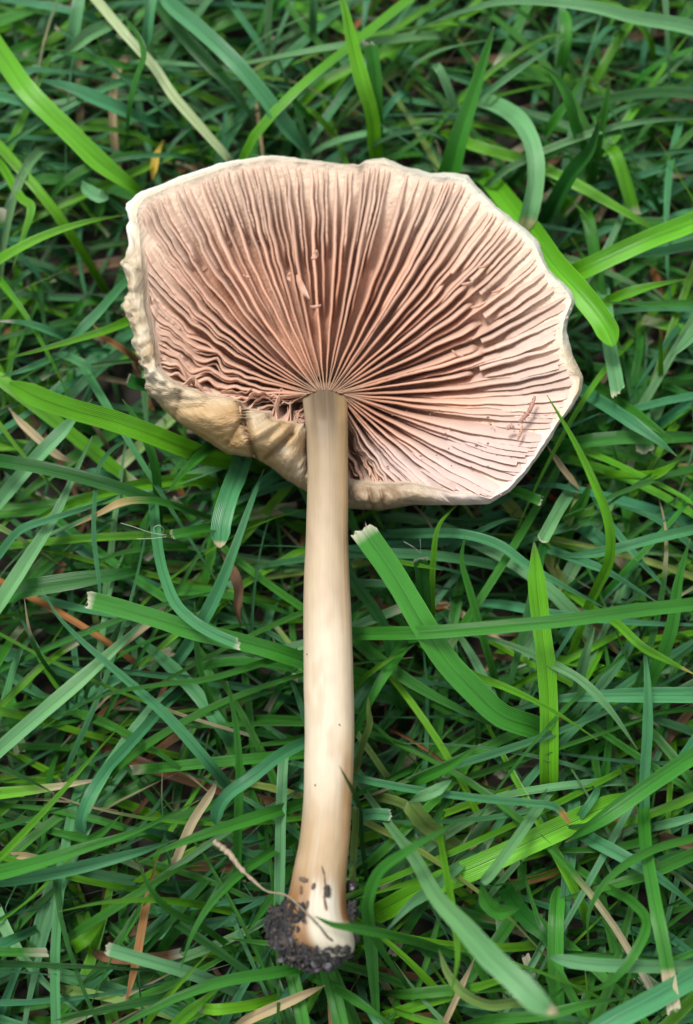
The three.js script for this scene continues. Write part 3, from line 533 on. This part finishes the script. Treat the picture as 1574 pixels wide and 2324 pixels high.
B('mid', 24, 'cut', '1120,1100,2.3 1170,1114,2.8 1205,1128,3.0 1228,1137,3.1', 'mown blade end poking out from under the lower right rim', { slant: 0.5 });
B('mid', 26, 'point', '1290,1200,1.6 1303,1170,2.4 1328,1128,3.1 1342,1092,3.4', 'short blade with a reddish tip right of the cap bottom', { dry: 0.08, dryHue: [0.25, 0.08, 0.05] });
B('blue', 20, 'point', '1574,560,2.6 1500,572,3.0 1420,580,3.0 1330,590,2.4', 'level blue green blade behind the broad bright right one');
// left of the cap
B('bright', 34, 'point', '-60,640,2.4 0,590,3.1 100,536,3.4 201,503,3.4 285,488,3.0', 'bright blade reaching from the left edge to the upper left cap corner', { taper: 0.7 });
B('bright', 20, 'point', '-30,350,2.2 0,372,2.6 50,452,3.0 71,470,3.1 55,530,3.0 28,612,2.8', 'yellow green bent blade dangling at the left edge above the cap corner');
B('pale', 30, 'both', '186,408,2.8 200,432,3.1 225,446,3.2 248,450,3.1', 'small pale blue leaf left of the upper left cap corner', { loose: true });
B('blue', 22, 'point', '-40,210,2.4 0,220,2.8 60,236,3.0 130,290,2.6 160,330,1.8', 'grey green blade crossing under the broad bright blade at the upper left');
B('blue', 32, 'point', '330,275,1.8 291,256,2.5 226,228,2.9 151,197,3.1 78,180,3.1', 'blue green blade pointing left under the pale stalk');
B('pale', 30, 'both', '258,48,2.6 244,58,2.9 200,78,3.2 165,106,3.3 138,124,3.2', 'pale twisted leaf near the upper left corner', { twistEnd: 0.9 });
B('mid', 18, 'point', '310,152,2.0 281,150,2.5 180,126,2.9 88,108,3.0', 'thin level blade below the pale twisted leaf');
B('bright', 46, 'round', '480,1040,2.4 435,1022,3.2 404,1010,3.7 334,982,4.4 250,953,5.0 167,930,5.6 83,900,6.1 22,868,6.4', 'broad soft focus green blade raised towards the viewer left of the tan fold', { fold: 0.18 });
B('dark', 30, 'point', '-60,1032,2.6 0,1045,3.5 83,1059,3.8 167,1078,3.9 250,1101,3.9 334,1128,3.6 390,1147,3.3 482,1184,2.5', 'long dark green blade from the left edge running below the tan fold', { taper: 0.35 });
B('pale', 31, 'point', '-40,1180,1.8 0,1137,2.4 83,1039,2.9 140,980,3.0 167,950,2.8 210,905,2.2', 'pale blade passing under the broad soft focus blade', { taper: 0.3 });
B('pale', 34, 'point', '-50,1440,2.2 0,1368,2.8 60,1274,3.0 122,1175,3.2 167,1081,3.2 210,990,2.9', 'light green blade climbing the left edge to the broad soft focus blade', { taper: 0.5 });
B('blue', 10, 'point', '300,990,2.4 250,1025,3.2 224,1064,3.6 217,1112,3.8 213,1204,3.8 219,1274,3.7 226,1347,3.7 215,1391,3.6', 'thread thin blade drooping below the soft focus blade onto a mown blade', { taper: 0.2 });
B('mid', 21, 'point', '360,1200,1.2 358,1123,2.5 354,1067,3.3 338,1011,3.8 306,948,4.1 278,906,4.2', 'upright narrow blade crossing behind the soft focus blade tip first');
B('bright', 26, 'point', '340,712,2.0 289,731,2.8 250,747,3.1 167,772,3.3 83,796,3.3 -20,822,3.0', 'bright blade running left from the crinkled left rim', { taper: 0.6 });
B('blue', 22, 'point', '290,638,2.2 222,711,2.7 172,761,2.6 120,815,1.8', 'blue green blade coming out from under the crinkled left rim');
B('blue', 20, 'point', '190,800,1.4 165,775,2.2 125,755,2.8 56,733,3.1 -10,728,3.1', 'grey green blade with a bleached end at the left edge', { dry: 0.12, dryHue: [0.6, 0.6, 0.5] });
B('blue', 20, 'both', '120,802,2.6 150,808,3.0 181,822,3.2 230,848,3.1', 'short pointed leaf right of centre between the left edge and the crinkled rim', { loose: true });
B('blue', 17, 'point', '160,800,1.8 111,817,2.6 56,839,3.0 0,857,3.0', 'small pointed leaf touching the left edge under the bleached one');
B('rust', 15, 'point', '330,838,2.0 306,814,2.4 278,792,2.8 236,764,3.0 211,736,3.0', 'orange brown straw pointing up left beside the crinkled rim', { straw: true, loose: true });
B('dark', 29, 'cut', '390,890,2.2 334,877,3.0 310,870,3.3 291,863,3.4', 'dark mown blade stub sticking out left under the cap', { slant: 0.2 });
B('straw', 18, 'both', '20,925,2.0 42,953,2.3 83,992,2.5 133,1034,2.4 170,1050,2.2', 'pale tan straw under the left end of the soft focus blade', { straw: true, loose: true });
B('mid', 33, 'point', '500,985,1.8 488,1005,2.4 459,1030,3.0 412,1077,3.5 382,1116,3.7', 'short pointed leaf poking out under the tan fold', { taper: 0.5 });
B('blue', 44, 'round', '565,990,1.6 552,1037,2.2 538,1080,2.6 522,1120,2.9 503,1190,3.0 499,1243,2.9', 'wide blue green blade hanging from under the tan fold', { dry: 0.07, fold: 0.28 });
B('blue', 31, 'point', '430,1460,1.8 461,1407,2.6 498,1334,3.0 531,1250,3.3 574,1131,3.3 600,1064,3.0', 'long blue green blade leaning towards the fold beside the wide hanging one', { taper: 0.5, fold: 0.28 });
// lower left
B('mid', 40, 'cut', '760,1518,2.4 692,1500,3.2 623,1477,3.6 554,1458,3.8 438,1431,4.0 369,1409,4.1 277,1382,4.2 200,1361,4.3', 'thick mown blade with a frayed tip running left from the stem', { taper: 0.5, slant: 0.1 });
B('blue', 24, 'cut', '346,1090,1.8 350,1154,2.6 360,1250,3.4 374,1310,3.9 401,1372,4.3 440,1410,4.5 490,1440,4.5 543,1462,4.5', 'curved blade lying over the thick mown one with a torn white end', { slant: 0.6 });
B('blue', 26, 'point', '530,1800,2.2 475,1733,3.4 392,1638,3.9 323,1573,4.1 254,1513,4.2 185,1453,4.2 129,1394,4.1 95,1336,4.0', 'long blue green blade slanting across the lower left with its tip up', { taper: 0.6 });
B('mid', 17, 'point', '670,1480,2.2 618,1497,3.2 554,1518,3.8 461,1543,4.2 369,1553,4.4 254,1573,4.4 161,1610,4.2 97,1654,3.9', 'thin bent blade crossing over the long slanting blue green one', { taper: 0.6 });
B('pale', 34, 'point', '-50,1750,2.2 0,1700,2.8 92,1620,3.1 185,1541,3.2 277,1458,3.1 332,1407,2.7', 'broad light blade rising from the left edge to the thick mown blade', { taper: 0.3 });
B('dark', 40, 'point', '-60,1385,1.8 0,1357,2.3 46,1340,2.5 161,1320,2.6 286,1301,2.4 350,1290,1.8', 'wide teal blade lying low across the left edge');
B('blue', 20, 'point', '-30,1300,2.4 0,1258,2.8 46,1204,3.2 115,1178,3.4 208,1149,3.3 286,1117,3.0', 'thin bowed blade rising from the left edge under the dark one', { taper: 0.4 });
B('mid', 17, 'point', '470,1175,2.2 415,1153,3.1 346,1136,3.6 277,1140,3.8 222,1167,3.8 171,1193,3.7', 'dying blade with an orange and straw coloured tip left of the stem', { dry: 0.42, dryHue: [0.56, 0.38, 0.17] });
B('dark', 10, 'point', '150,1580,1.4 129,1541,2.4 92,1490,3.2 67,1430,3.7 55,1357,4.1', 'thin dark stub with a dry tip near the left edge', { dry: 0.22 });
B('mid', 14, 'point', '490,1640,1.4 480,1597,2.2 452,1504,3.0 445,1421,3.3 441,1364,3.5', 'slim upright blade behind the curved torn one');
B('mid', 22, 'point', '540,1960,1.6 541,1880,2.6 545,1760,3.4 537,1650,4.0 526,1590,4.3 516,1546,4.5', 'upright straight blade with a sharp tip left of the stem', { taper: 0.5, twist: 0.3 });
B('blue', 28, 'round', '730,1670,2.2 692,1685,3.0 632,1717,3.6 570,1765,3.9 520,1800,3.8 495,1836,3.5 490,1872,3.2', 'blue green blade that bends over and droops left of the stem', { fold: 0.3 });
B('blue', 25, 'round', '340,1640,2.2 281,1705,3.0 236,1755,3.6 201,1811,3.8 184,1860,3.6 190,1893,3.3', 'drooping blue green blade over the far lower left', { fold: 0.3 });
B('mid', 20, 'both', '185,1900,2.8 205,1904,3.2 236,1886,3.6 274,1851,3.9', 'small pointed leaf at the end of the drooping blade in the lower left');
B('bright', 17, 'point', '-30,1975,2.6 0,1946,3.2 75,1868,3.7 151,1785,3.9 211,1715,3.7 300,1618,3.0', 'long thin blade running up from the left edge in the lower left', { taper: 0.5 });
B('mid', 34, 'point', '-60,1990,2.4 0,1980,3.0 100,1953,3.4 201,1921,3.6 302,1889,3.6 452,1816,3.0', 'broad blade sweeping in from the left edge, upper of two', { taper: 0.5 });
B('mid', 28, 'point', '690,1822,2.2 623,1842,3.0 540,1868,3.4 452,1897,3.7 380,1925,3.8 316,1957,3.7', 'blade pointing left above the rootlet', { taper: 0.45 });
B('blue', 28, 'point', '-40,2000,2.0 40,1995,2.6 151,1975,3.0 302,1937,3.1 400,1905,2.6', 'broad blade sweeping in from the left edge, lower of two');
B('mid', 26, 'point', '660,1905,1.8 618,1931,2.8 528,1997,3.5 467,2067,3.8 432,2132,3.8 407,2213,3.7', 'bowed blade passing under the rootlet and down to a fine tip', { taper: 0.6 });
B('pale', 24, 'point', '628,2120,1.4 633,2067,2.2 636,1946,2.6 638,1846,2.8 643,1735,2.7 648,1690,2.4', 'upright pale blade just left of the lower stem', { taper: 0.1, fold: 0.28 });
B('mid', 17, 'point', '500,2130,1.6 452,2097,2.6 382,2062,3.5 342,2017,4.0 309,1946,4.3', 'slim curved blade with its tip up below the upper sweeping blade');
B('bright', 20, 'point', '480,2058,1.8 425,2048,2.6 327,2042,3.3 226,2049,3.6 133,2069,3.6', 'bright level blade pointing left across the orange straw', { taper: 0.6 });
B('pale', 28, 'cut', '540,2250,1.6 477,2224,2.5 417,2203,3.0 327,2177,3.4 243,2152,3.6', 'mown pale blade with a white end in the bottom left', { slant: 0.2 });
B('mid', 26, 'point', '700,2190,1.8 643,2203,2.6 502,2228,3.2 402,2263,3.4 276,2325,3.2 200,2370,2.6', 'long low blade sweeping under the soil clod to the bottom edge', { taper: 0.4 });
B('dark', 20, 'point', '430,2250,1.6 372,2263,2.4 251,2288,2.8 116,2318,2.8', 'dark low blade along the bottom left edge');
B('bright', 15, 'point', '310,2370,2.2 332,2323,2.9 402,2238,3.5 472,2165,3.8', 'narrow bright blade in the bottom left pointing up right');
B('bright', 26, 'point', '360,2400,2.0 402,2323,2.5 450,2280,2.7 505,2236,2.6', 'bright blade cut by the bottom edge left of the clod');
B('mid', 30, 'round', '640,2130,1.4 653,2172,1.9 673,2248,2.2 690,2330,2.3 700,2380,2.2', 'blade coming out below the soil clod, left of two', { run: 0.2 });
B('mid', 34, 'round', '730,2150,1.4 739,2192,1.9 759,2258,2.2 776,2330,2.3 790,2390,2.2', 'blade coming out below the soil clod, right of two', { run: 0.2 });
B('rust', 20, 'both', '356,1950,1.9 332,2057,2.3 312,2167,2.5 286,2280,2.6', 'orange brown straw standing in the lower left', { straw: true, loose: true });
B('straw', 20, 'both', '492,1770,1.8 482,1795,2.1 437,1866,2.3 402,1946,2.3 380,2000,1.9', 'tan straw slanting left of the lower stem', { straw: true, loose: true });
B('straw', 24, 'both', '520,2340,2.0 558,2316,2.3 653,2273,2.5 739,2236,2.4', 'tan orange straw along the bottom edge below the clod', { straw: true, loose: true });
B('brown', 24, 'both', '498,1245,2.5 522,1285,2.6 540,1330,2.6 538,1380,2.5 547,1425,2.2', 'crumpled brown dead leaf between the blades left of the stem', { straw: true, loose: true, twistEnd: 1.2 });
B('yellow', 18, 'both', '372,318,1.8 356,352,2.1 350,380,2.1 346,410,1.9', 'yellow dying leaf bit above the upper left cap corner', { straw: true, loose: true });
B('straw', 18, 'both', '-30,1945,1.8 0,1942,2.0 50,1943,2.1 96,1944,2.0', 'tan straw at the left edge above the sweeping blades', { straw: true, loose: true });
B('mid', 22, 'cut', '510,1185,2.2 480,1197,3.0 430,1206,3.5 390,1214,3.7', 'mown blade left of the stem with curled white hairs at its end', { slant: 0.2 });
// across the foot of the stem
B('mid', 21, 'point', '990,2150,2.6 949,2137,3.6 883,2121,4.6 805,2106,5.1 753,2097,5.25 714,2079,5.3', 'blade whose tip lies across the white foot of the stem', { taper: 0.3, fold: 0.3 });
B('dark', 13, 'point', '822,1900,2.2 816,1829,4.0 806,1800,4.6 793,1777,5.1 770,1737,5.4', 'small dark blade tip leaning over the right side of the lower stem', { twist: 0.4 });
B('lime', 18, 'cut', '803,1960,1.6 806,1910,2.6 809,1874,3.3 810,1835,3.9', 'pale cut stub standing against the right side of the lower stem', { slant: -0.7, twist: 0.5 });
B('blue', 26, 'cut', '790,1846,2.4 823,1848,2.8 855,1847,3.0 886,1849,3.1', 'short cut blade pointing right from the lower stem', { slant: 0.1 });
B('lime', 16, 'point', '810,1750,1.6 820,1700,2.8 841,1640,3.7 838,1610,4.0 836,1581,4.2', 'yellow green stub with a brown spot beside the stem', { twist: 0.5 });
// lower right
B('mid', 56, 'cut', '1270,1675,1.8 1210,1650,2.6 1136,1622,3.2 1075,1566,3.6 1013,1499,3.9 957,1412,4.2 895,1307,4.4 823,1203,4.6', 'broad ribbed mown blade slanting down right from below the cap', { slant: -0.25, fold: 0.18 });
B('mid', 31, 'round', '1740,1340,3.0 1574,1371,4.4 1433,1387,4.7 1280,1408,4.8 1126,1423,4.7 972,1435,4.3 860,1438,3.6 790,1438,3.0 700,1440,2.2', 'long level blade lying over the ribbed mown one and under the stem', { fold: 0.3 });
B('bright', 42, 'point', '1246,1830,1.4 1246,1734,2.4 1246,1602,3.1 1239,1499,3.6 1226,1397,4.0 1218,1320,4.3 1213,1230,4.6', 'broad bright upright blade crossed by the long level one', { taper: 0.12, fold: 0.24 });
B('dark', 31, 'cut', '966,1440,1.2 964,1397,2.2 959,1320,3.2 954,1268,3.7', 'dark mown stub with white bristles below the cap', { slant: 0.05 });
B('bright', 11, 'point', '880,1262,2.2 911,1276,3.2 962,1285,3.6 1005,1294,3.6', 'tiny bright leaf crossing the mown stub below the cap');
B('bright', 14, 'point', '978,1450,1.2 982,1391,2.2 985,1268,3.2 998,1192,3.5 1044,1140,3.4', 'thin curved blade rising to the cap bottom', { twist: 0.4 });
B('mid', 18, 'point', '1128,1570,1.2 1121,1525,2.0 1095,1438,2.9 1069,1345,3.4 1049,1268,3.7 1057,1215,3.9', 'slim wavy upright blade right of the ribbed mown one', { twist: 0.3 });
B('blue', 22, 'point', '890,1212,1.8 936,1211,2.4 1049,1212,2.9 1136,1238,3.1 1192,1279,3.1 1280,1330,3.0 1377,1381,2.7', 'bowed blue green blade passing behind the bright upright one');
B('bright', 24, 'point', '1020,1500,2.0 1069,1530,2.7 1151,1561,3.4 1254,1612,3.8 1357,1679,3.9', 'narrow bright blade crossing the bright upright one low down', { taper: 0.6 });
B('pale', 20, 'both', '1259,1509,3.6 1321,1545,3.9 1382,1607,3.9 1449,1702,3.6', 'pale pointed leaf right of the bright upright blade', { fold: 0.35 });
B('pale', 28, 'cut', '1285,1130,2.4 1269,1156,2.8 1250,1190,3.1 1230,1227,3.3', 'pale cut blade just above the bright upright blade tip', { slant: 0.1 });
B('blue', 23, 'point', '1640,1190,2.4 1574,1202,3.0 1485,1222,3.4 1408,1243,3.4 1330,1258,3.0 1259,1263,2.4', 'level blue green blade from the right edge below the cap', { taper: 0.2 });
B('blue', 20, 'point', '1240,1245,2.0 1305,1268,2.8 1382,1299,3.3 1495,1368,3.4', 'pointed blue green blade running down right under the level one');
B('blue', 18, 'point', '1640,1330,1.8 1574,1243,2.4 1485,1176,2.8 1382,1140,2.9', 'thin bowed blade at the right edge below the forked pair');
B('blue', 16, 'point', '1370,1160,1.8 1392,1197,2.3 1459,1279,2.6 1526,1350,2.6', 'thin straight blade descending behind the level right one');
B('mid', 28, 'point', '1424,1640,1.4 1500,1500,2.6 1527,1420,3.2 1541,1320,3.7 1567,1222,4.0', 'upright blade close to the right edge crossed by the long level one', { twist: 0.3 });
B('bright', 20, 'point', '1350,1385,2.2 1398,1412,2.9 1459,1468,3.3 1516,1499,3.4 1580,1532,3.3', 'yellowing blade running down to the right edge', { dry: 0.1, dryHue: [0.5, 0.45, 0.1] });
B('pale', 24, 'point', '1300,1600,1.8 1315,1540,2.6 1331,1479,3.2 1351,1424,3.5', 'small folded pale blade under the long level one', { fold: 0.5 });
B('blue', 36, 'point', '1720,1585,2.0 1574,1578,2.7 1408,1578,3.0 1280,1584,2.9 1167,1608,2.4', 'wide teal blade lying level behind the pale pointed leaf', { taper: 0.4 });
B('blue', 24, 'point', '1470,1920,1.6 1462,1800,2.4 1470,1653,3.0 1470,1550,3.3 1462,1450,3.2', 'straight vertical blue green blade in the lower right', { taper: 0.3 });
B('dark', 24, 'round', '900,1560,1.4 870,1417,2.2 800,1312,2.7 780,1270,2.7', 'dark blade beside the stem under the ribbed mown one', { twist: 0.2 });
B('bright', 12, 'point', '800,1570,1.8 830,1536,2.6 880,1499,3.1 941,1463,3.3', 'thin bright blade just right of the mid stem');
B('mid', 26, 'point', '920,1785,1.8 949,1770,2.6 1024,1735,3.3 1092,1688,3.7', 'pointed blade leaning up right in the lower right', { fold: 0.3 });
B('blue', 17, 'round', '740,1750,2.6 783,1760,3.2 934,1790,3.7 1084,1811,3.9 1200,1822,3.9 1262,1832,3.8 1296,1871,3.6', 'thin grey green blade with an orange dry tip right of the lower stem', { dry: 0.1, dryHue: [0.5, 0.28, 0.08] });
B('lime', 40, 'cut', '980,1880,2.6 960,1862,3.2 942,1840,3.6 930,1822,3.8', 'short pale stub under the thin grey green blade', { slant: 0.1, plain: true });
B('pale', 26, 'both', '925,1822,3.7 960,1806,4.0 990,1794,4.1 1026,1770,4.0', 'small pale blue leaf lying on the thin grey green blade', { loose: true });
B('mid', 34, 'both', '924,2238,1.8 868,2157,3.2 838,2087,4.3 838,2037,4.9 863,1976,5.4 924,1931,5.8 994,1891,6.0 1059,1851,6.0', 'large soft focus leaf curling up near the foot of the stem', { taper: 0.5, fold: 0.25, slimBase: 0.3 });
B('bright', 54, 'point', '880,2060,1.6 959,2017,2.4 1084,1966,2.8 1235,1896,2.9 1376,1831,2.7 1440,1800,2.2', 'very bright broad blade lying low in the lower right', { taper: 0.15, fold: 0.2 });
B('mid', 37, 'point', '1720,1630,2.4 1574,1715,3.2 1461,1790,3.5 1361,1861,3.4 1285,1911,2.8', 'broad blade coming from the right edge down to the bright low one', { taper: 0.2 });
B('pale', 23, 'round', '1245,1800,2.2 1220,1836,3.0 1160,1921,3.8 1105,1992,4.3 1090,2000,4.4', 'blue green blade crossing over the very bright low one', { fold: 0.3 });
B('mid', 34, 'both', '1094,1998,4.3 1102,2040,4.0 1130,2068,3.7 1180,2062,3.3', 'curled leaf end hanging below the very bright low blade', { loose: true });
B('pale', 52, 'point', '890,1880,3.2 944,1951,4.4 994,2037,5.4 1054,2102,6.0 1110,2167,6.5 1175,2228,6.8 1230,2280,6.9 1268,2300,6.8', 'widest soft focus blade close to the viewer at the bottom right', { dry: 0.09, fold: 0.3, slimBase: 0.4, taper: 0.14 });
B('bright', 16, 'point', '1000,1900,2.4 1009,1956,3.6 1029,2072,4.6 1039,2172,4.8 1022,2265,4.6', 'thin bright blade passing behind the widest soft focus blade', { taper: 0.3 });
B('pale', 27, 'both', '1000,2000,3.4 975,2022,3.8 934,2050,4.1 878,2112,4.2', 'pale pointed leaf right of the foot of the stem');
B('bright', 20, 'point', '1010,1980,2.2 954,1997,3.0 883,2017,3.5 808,2040,3.7', 'bright blade pointing left at the foot of the stem', { taper: 0.6 });
B('mid', 20, 'point', '1640,1880,2.4 1574,1901,3.0 1486,1926,3.5 1421,1961,3.8 1371,2007,4.0 1337,2072,4.0 1336,2145,3.8', 'hooked blade curving down in the lower right', { taper: 0.4 });
B('blue', 30, 'point', '1310,1880,1.8 1336,1901,2.6 1411,1941,3.1 1486,1985,3.2 1600,2075,2.6', 'blue green blade slanting to the right edge over the hooked one');
B('mid', 28, 'point', '1640,1915,1.8 1574,1938,2.3 1486,1976,2.6 1386,2009,2.6 1260,2043,2.1', 'low level blade crossing under the hooked one');
B('mid', 30, 'cut', '1459,1830,2.2 1466,1925,3.2 1480,2010,3.6 1495,2090,3.9 1512,2175,4.0 1530,2293,4.0', 'long upright blade with a brown mown end in the bottom right', { slant: 0.4, dry: 0.12 });
B('pale', 29, 'round', '1700,2192,2.6 1574,2192,3.4 1461,2192,3.7 1336,2187,3.8 1248,2172,3.8', 'pale level blade with a blunt end at the bottom right', { fold: 0.3 });
B('blue', 48, 'round', '1680,2150,2.8 1574,2216,3.8 1486,2266,4.2 1376,2326,4.3 1300,2380,4.2', 'broad blade cutting the bottom right corner', { fold: 0.25 });
B('mid', 22, 'point', '1370,2010,2.4 1436,2047,3.4 1468,2090,3.8 1441,2162,4.1 1386,2228,4.0 1311,2258,3.6', 'kinked blade folding back on itself in the bottom right');
B('lime', 27, 'point', '1230,2280,2.0 1175,2273,2.8 1110,2278,3.4 1054,2253,3.9 1014,2202,4.2 997,2155,4.3', 'yellow green curled blade below the widest soft focus one', { twist: 0.3 });
B('mid', 24, 'point', '1050,2330,1.8 1115,2313,2.6 1235,2303,3.1 1336,2278,3.3 1431,2263,3.3', 'pointed blade along the bottom edge at the right');
B('straw', 14, 'both', '990,2370,2.0 1009,2325,2.3 1044,2248,2.6 1079,2172,2.6', 'tan straw standing near the bottom right of the clod', { straw: true, loose: true });
B('mid', 36, 'round', '1258,2350,1.6 1262,2270,2.0 1260,2172,2.4 1262,2080,2.4 1268,2010,2.0', 'deep lying upright band of green behind the pale level blade');
B('mid', 22, 'point', '740,2230,1.8 783,2253,2.6 830,2285,3.0 900,2335,3.0', 'blade running off the bottom edge right of the clod');
B('dark', 38, 'point', '1170,2050,1.6 1190,2077,2.0 1228,2115,2.3 1275,2170,2.2', 'dark broad blade under the curled leaf end');

{ // white hairs at two mown ends
  const hair = (list, label) => {
    const s = new Shape(), root = at(...list[0][0]);
    for (const path of list) {
      const c = new THREE.CatmullRomCurve3(path.map((q) => at(...q))), rows = 30, cols = 5, from = s.p.length / 3;
      for (let k = 0; k < rows; k++) { const u = k / (rows - 1), p = c.getPoint(u), t = c.getTangent(u), a = new THREE.Vector3(0.2, 1, 0.1).cross(t).normalize(), b = t.clone().cross(a); for (let j = 0; j < cols; j++) { const q = j / cols * 6.283, v = p.clone().addScaledVector(a, Math.cos(q) * 0.0035).addScaledVector(b, Math.sin(q) * 0.0035); s.v(v.x, v.y, v.z, [0.36, 0.38, 0.33], 0, 0); } }
      s.grid(rows, cols, from, true);
    }
    tag(mesh('plant_hair', s.geometry(root), fibreMaterial, scene, root), label, 'plant hair');
  };
  hair([[[378, 1214, 3.8], [340, 1208, 4.0], [305, 1196, 4.1], [274, 1187, 4.1]], [[378, 1218, 3.8], [345, 1222, 3.9], [310, 1223, 3.9]], [[372, 1216, 3.8], [352, 1210, 4.1], [350, 1197, 4.2], [362, 1192, 4.2], [371, 1200, 4.1], [368, 1212, 3.9]]], 'fine white curled hairs at the mown blade end left of the stem');
  hair([[[956, 1256, 3.8], [955, 1240, 4.1], [954, 1222, 4.3]], [[956, 1256, 3.8], [938, 1241, 4.1], [917, 1229, 4.2]]], 'two fine white bristles on the dark mown stub below the cap');
}

// ------------------------------------------------------------------ the rest of the lawn: nobody could count it
{
  const inStem = (x, y) => y > 880 && y < 2190 && Math.abs(x - 742) < (y > 2040 ? 105 : 62);
  const blocked = (v) => {                                  // would this point run into the mushroom or hide it
    const [x, y] = seen(v), [psi, r] = polar(x, y);
    if (inStem(x, y) && v.y > 3.05) return true;
    const q = r / rimOut(psi);
    return q < 1.03 && v.y > (q < 0.9 ? 1.35 : 1.9);
  };
  const fine = new Shape(), dry = new Shape();
  const strand = (s, x, z, hue, o) => {
    const n = 7, pts = []; let a = o.az;
    const p = new THREE.Vector3(x, 0, z);
    for (let k = 0; k <= n; k++) {
      const u = k / n, h = o.H * (u < o.peak ? 1 - (1 - u / o.peak) ** 2 : 1 - o.droop * ((u - o.peak) / (1 - o.peak)) ** 1.6);
      pts.push(new THREE.Vector3(p.x, Math.max(0.02, h), p.z));
      const step = o.L / n * (u < 0.15 ? o.lead : 1); p.x += Math.cos(a) * step; p.z += Math.sin(a) * step; a += o.bend / n;
    }
    if (pts.some(blocked)) return false;
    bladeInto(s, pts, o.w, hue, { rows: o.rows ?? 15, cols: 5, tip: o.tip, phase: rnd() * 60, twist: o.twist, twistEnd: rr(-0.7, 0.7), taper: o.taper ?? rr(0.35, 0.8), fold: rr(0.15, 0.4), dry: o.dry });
    return true;
  };
  const pickHue = () => { const q = rnd(); return tint(q < 0.30 ? HUE.mid : q < 0.58 ? HUE.blue : q < 0.77 ? HUE.bright : q < 0.84 ? HUE.dark : q < 0.97 ? HUE.pale : HUE.lime, 0.22); };
  for (let k = 0; k < 3600; k++) {
    const x = rr(-14.5, 14.5), z = rr(-18, 18.5), low = rnd();
    const H = low < 0.5 ? rr(0.3, 1.3) : low < 0.84 ? rr(1.3, 2.4) : rr(2.3, 3.1);
    const steep = rnd() < 0.14, main = rnd();
    strand(fine, x, z, H < 1.2 && rnd() < 0.35 ? tint(rnd() < 0.85 ? HUE.dark : HUE.brown, 0.25) : pickHue(), { az: main < 0.45 ? rr(-1.1, 0.3) + (rnd() < 0.5 ? Math.PI : 0) : rr(0, 2 * Math.PI), H, L: steep ? rr(1.2, 2.6) : rr(3.5, 10), lead: steep ? 0.6 : 0.5, peak: rr(0.35, 0.95), droop: rr(0.1, 0.75), bend: rr(-0.9, 0.9), w: rnd() < 0.18 ? rr(0.22, 0.32) : rnd() < 0.22 ? rr(0.06, 0.11) : rr(0.13, 0.22), tip: rnd() < 0.22 ? 'cut' : 'point', twist: rr(-0.5, 0.5), dry: rnd() < 0.08 ? rr(0.1, 0.3) : 0 });  // low blades: dark hue paints in the gap shade, brown is decaying thatch
  }
  for (let k = 0; k < 320; k++) {
    const x = rr(-14, 14), z = rr(-17, 17.5), q = rnd();
    strand(dry, x, z, tint(q < 0.5 ? HUE.straw : q < 0.75 ? HUE.rust : HUE.brown, 0.25), { az: rr(0, 6.283), H: rnd() < 0.75 ? rr(0.1, 1.0) : rr(1, 2.2), L: rr(1.5, 5), lead: 0.9, peak: rr(0.3, 0.8), droop: rr(0.2, 0.9), bend: rr(-0.8, 0.8), w: rr(0.06, 0.22), tip: rnd() < 0.5 ? 'cut' : 'point', twist: rr(-0.8, 0.8), rows: 10 });
  }
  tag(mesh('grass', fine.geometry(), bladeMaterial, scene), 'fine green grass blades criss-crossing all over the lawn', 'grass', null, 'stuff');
  tag(mesh('straw_litter', dry.geometry(), strawMaterial, scene), 'dry brown and tan straw bits lying low between the grass blades', 'straw litter', null, 'stuff');

  // lawn beyond the frame, in tufts
  const tuft = new Shape();
  for (let k = 0; k < 26; k++) {
    const a = rnd() * 6.283, r = rr(0, 2), L = rr(2, 6), H = rr(1, 3.2), az = rnd() * 6.283, pts = [0, 0.3, 0.65, 1].map((u) => new THREE.Vector3(Math.cos(a) * r + Math.cos(az) * L * u, H * (1 - (1 - u) ** 2 * 1) * (u > 0.8 ? 0.9 : 1), Math.sin(a) * r + Math.sin(az) * L * u));
    bladeInto(tuft, pts, rr(0.12, 0.3), pickHue(), { rows: 7, cols: 3, tip: 'point', phase: rnd() * 60, twist: rr(-0.4, 0.4) });
  }
  const spots = [];
  for (let k = 0; k < 9000; k++) { const r = 15 + 165 * rnd() ** 1.1, a = rnd() * 6.283, x = Math.cos(a) * r, z = Math.sin(a) * r; if (Math.abs(x) > 14.5 || Math.abs(z) > 18.5) spots.push([x, z]); }
  const far = new THREE.InstancedMesh(tuft.geometry(), bladeMaterial, spots.length), M = new THREE.Matrix4(), Q = new THREE.Quaternion(), E = new THREE.Euler();
  spots.forEach(([x, z], k) => { const sc = rr(0.8, 1.25); M.compose(new THREE.Vector3(x * CM, 0, z * CM), Q.setFromEuler(E.set(0, rnd() * 6.283, 0)), new THREE.Vector3(sc, sc, sc)); far.setMatrixAt(k, M); });
  far.name = numbered('grass'); far.castShadow = far.receiveShadow = true; scene.add(far);
  tag(far, 'lawn grass spreading beyond the mushroom on all sides', 'grass', null, 'stuff');
}

renderer.render(scene, camera);
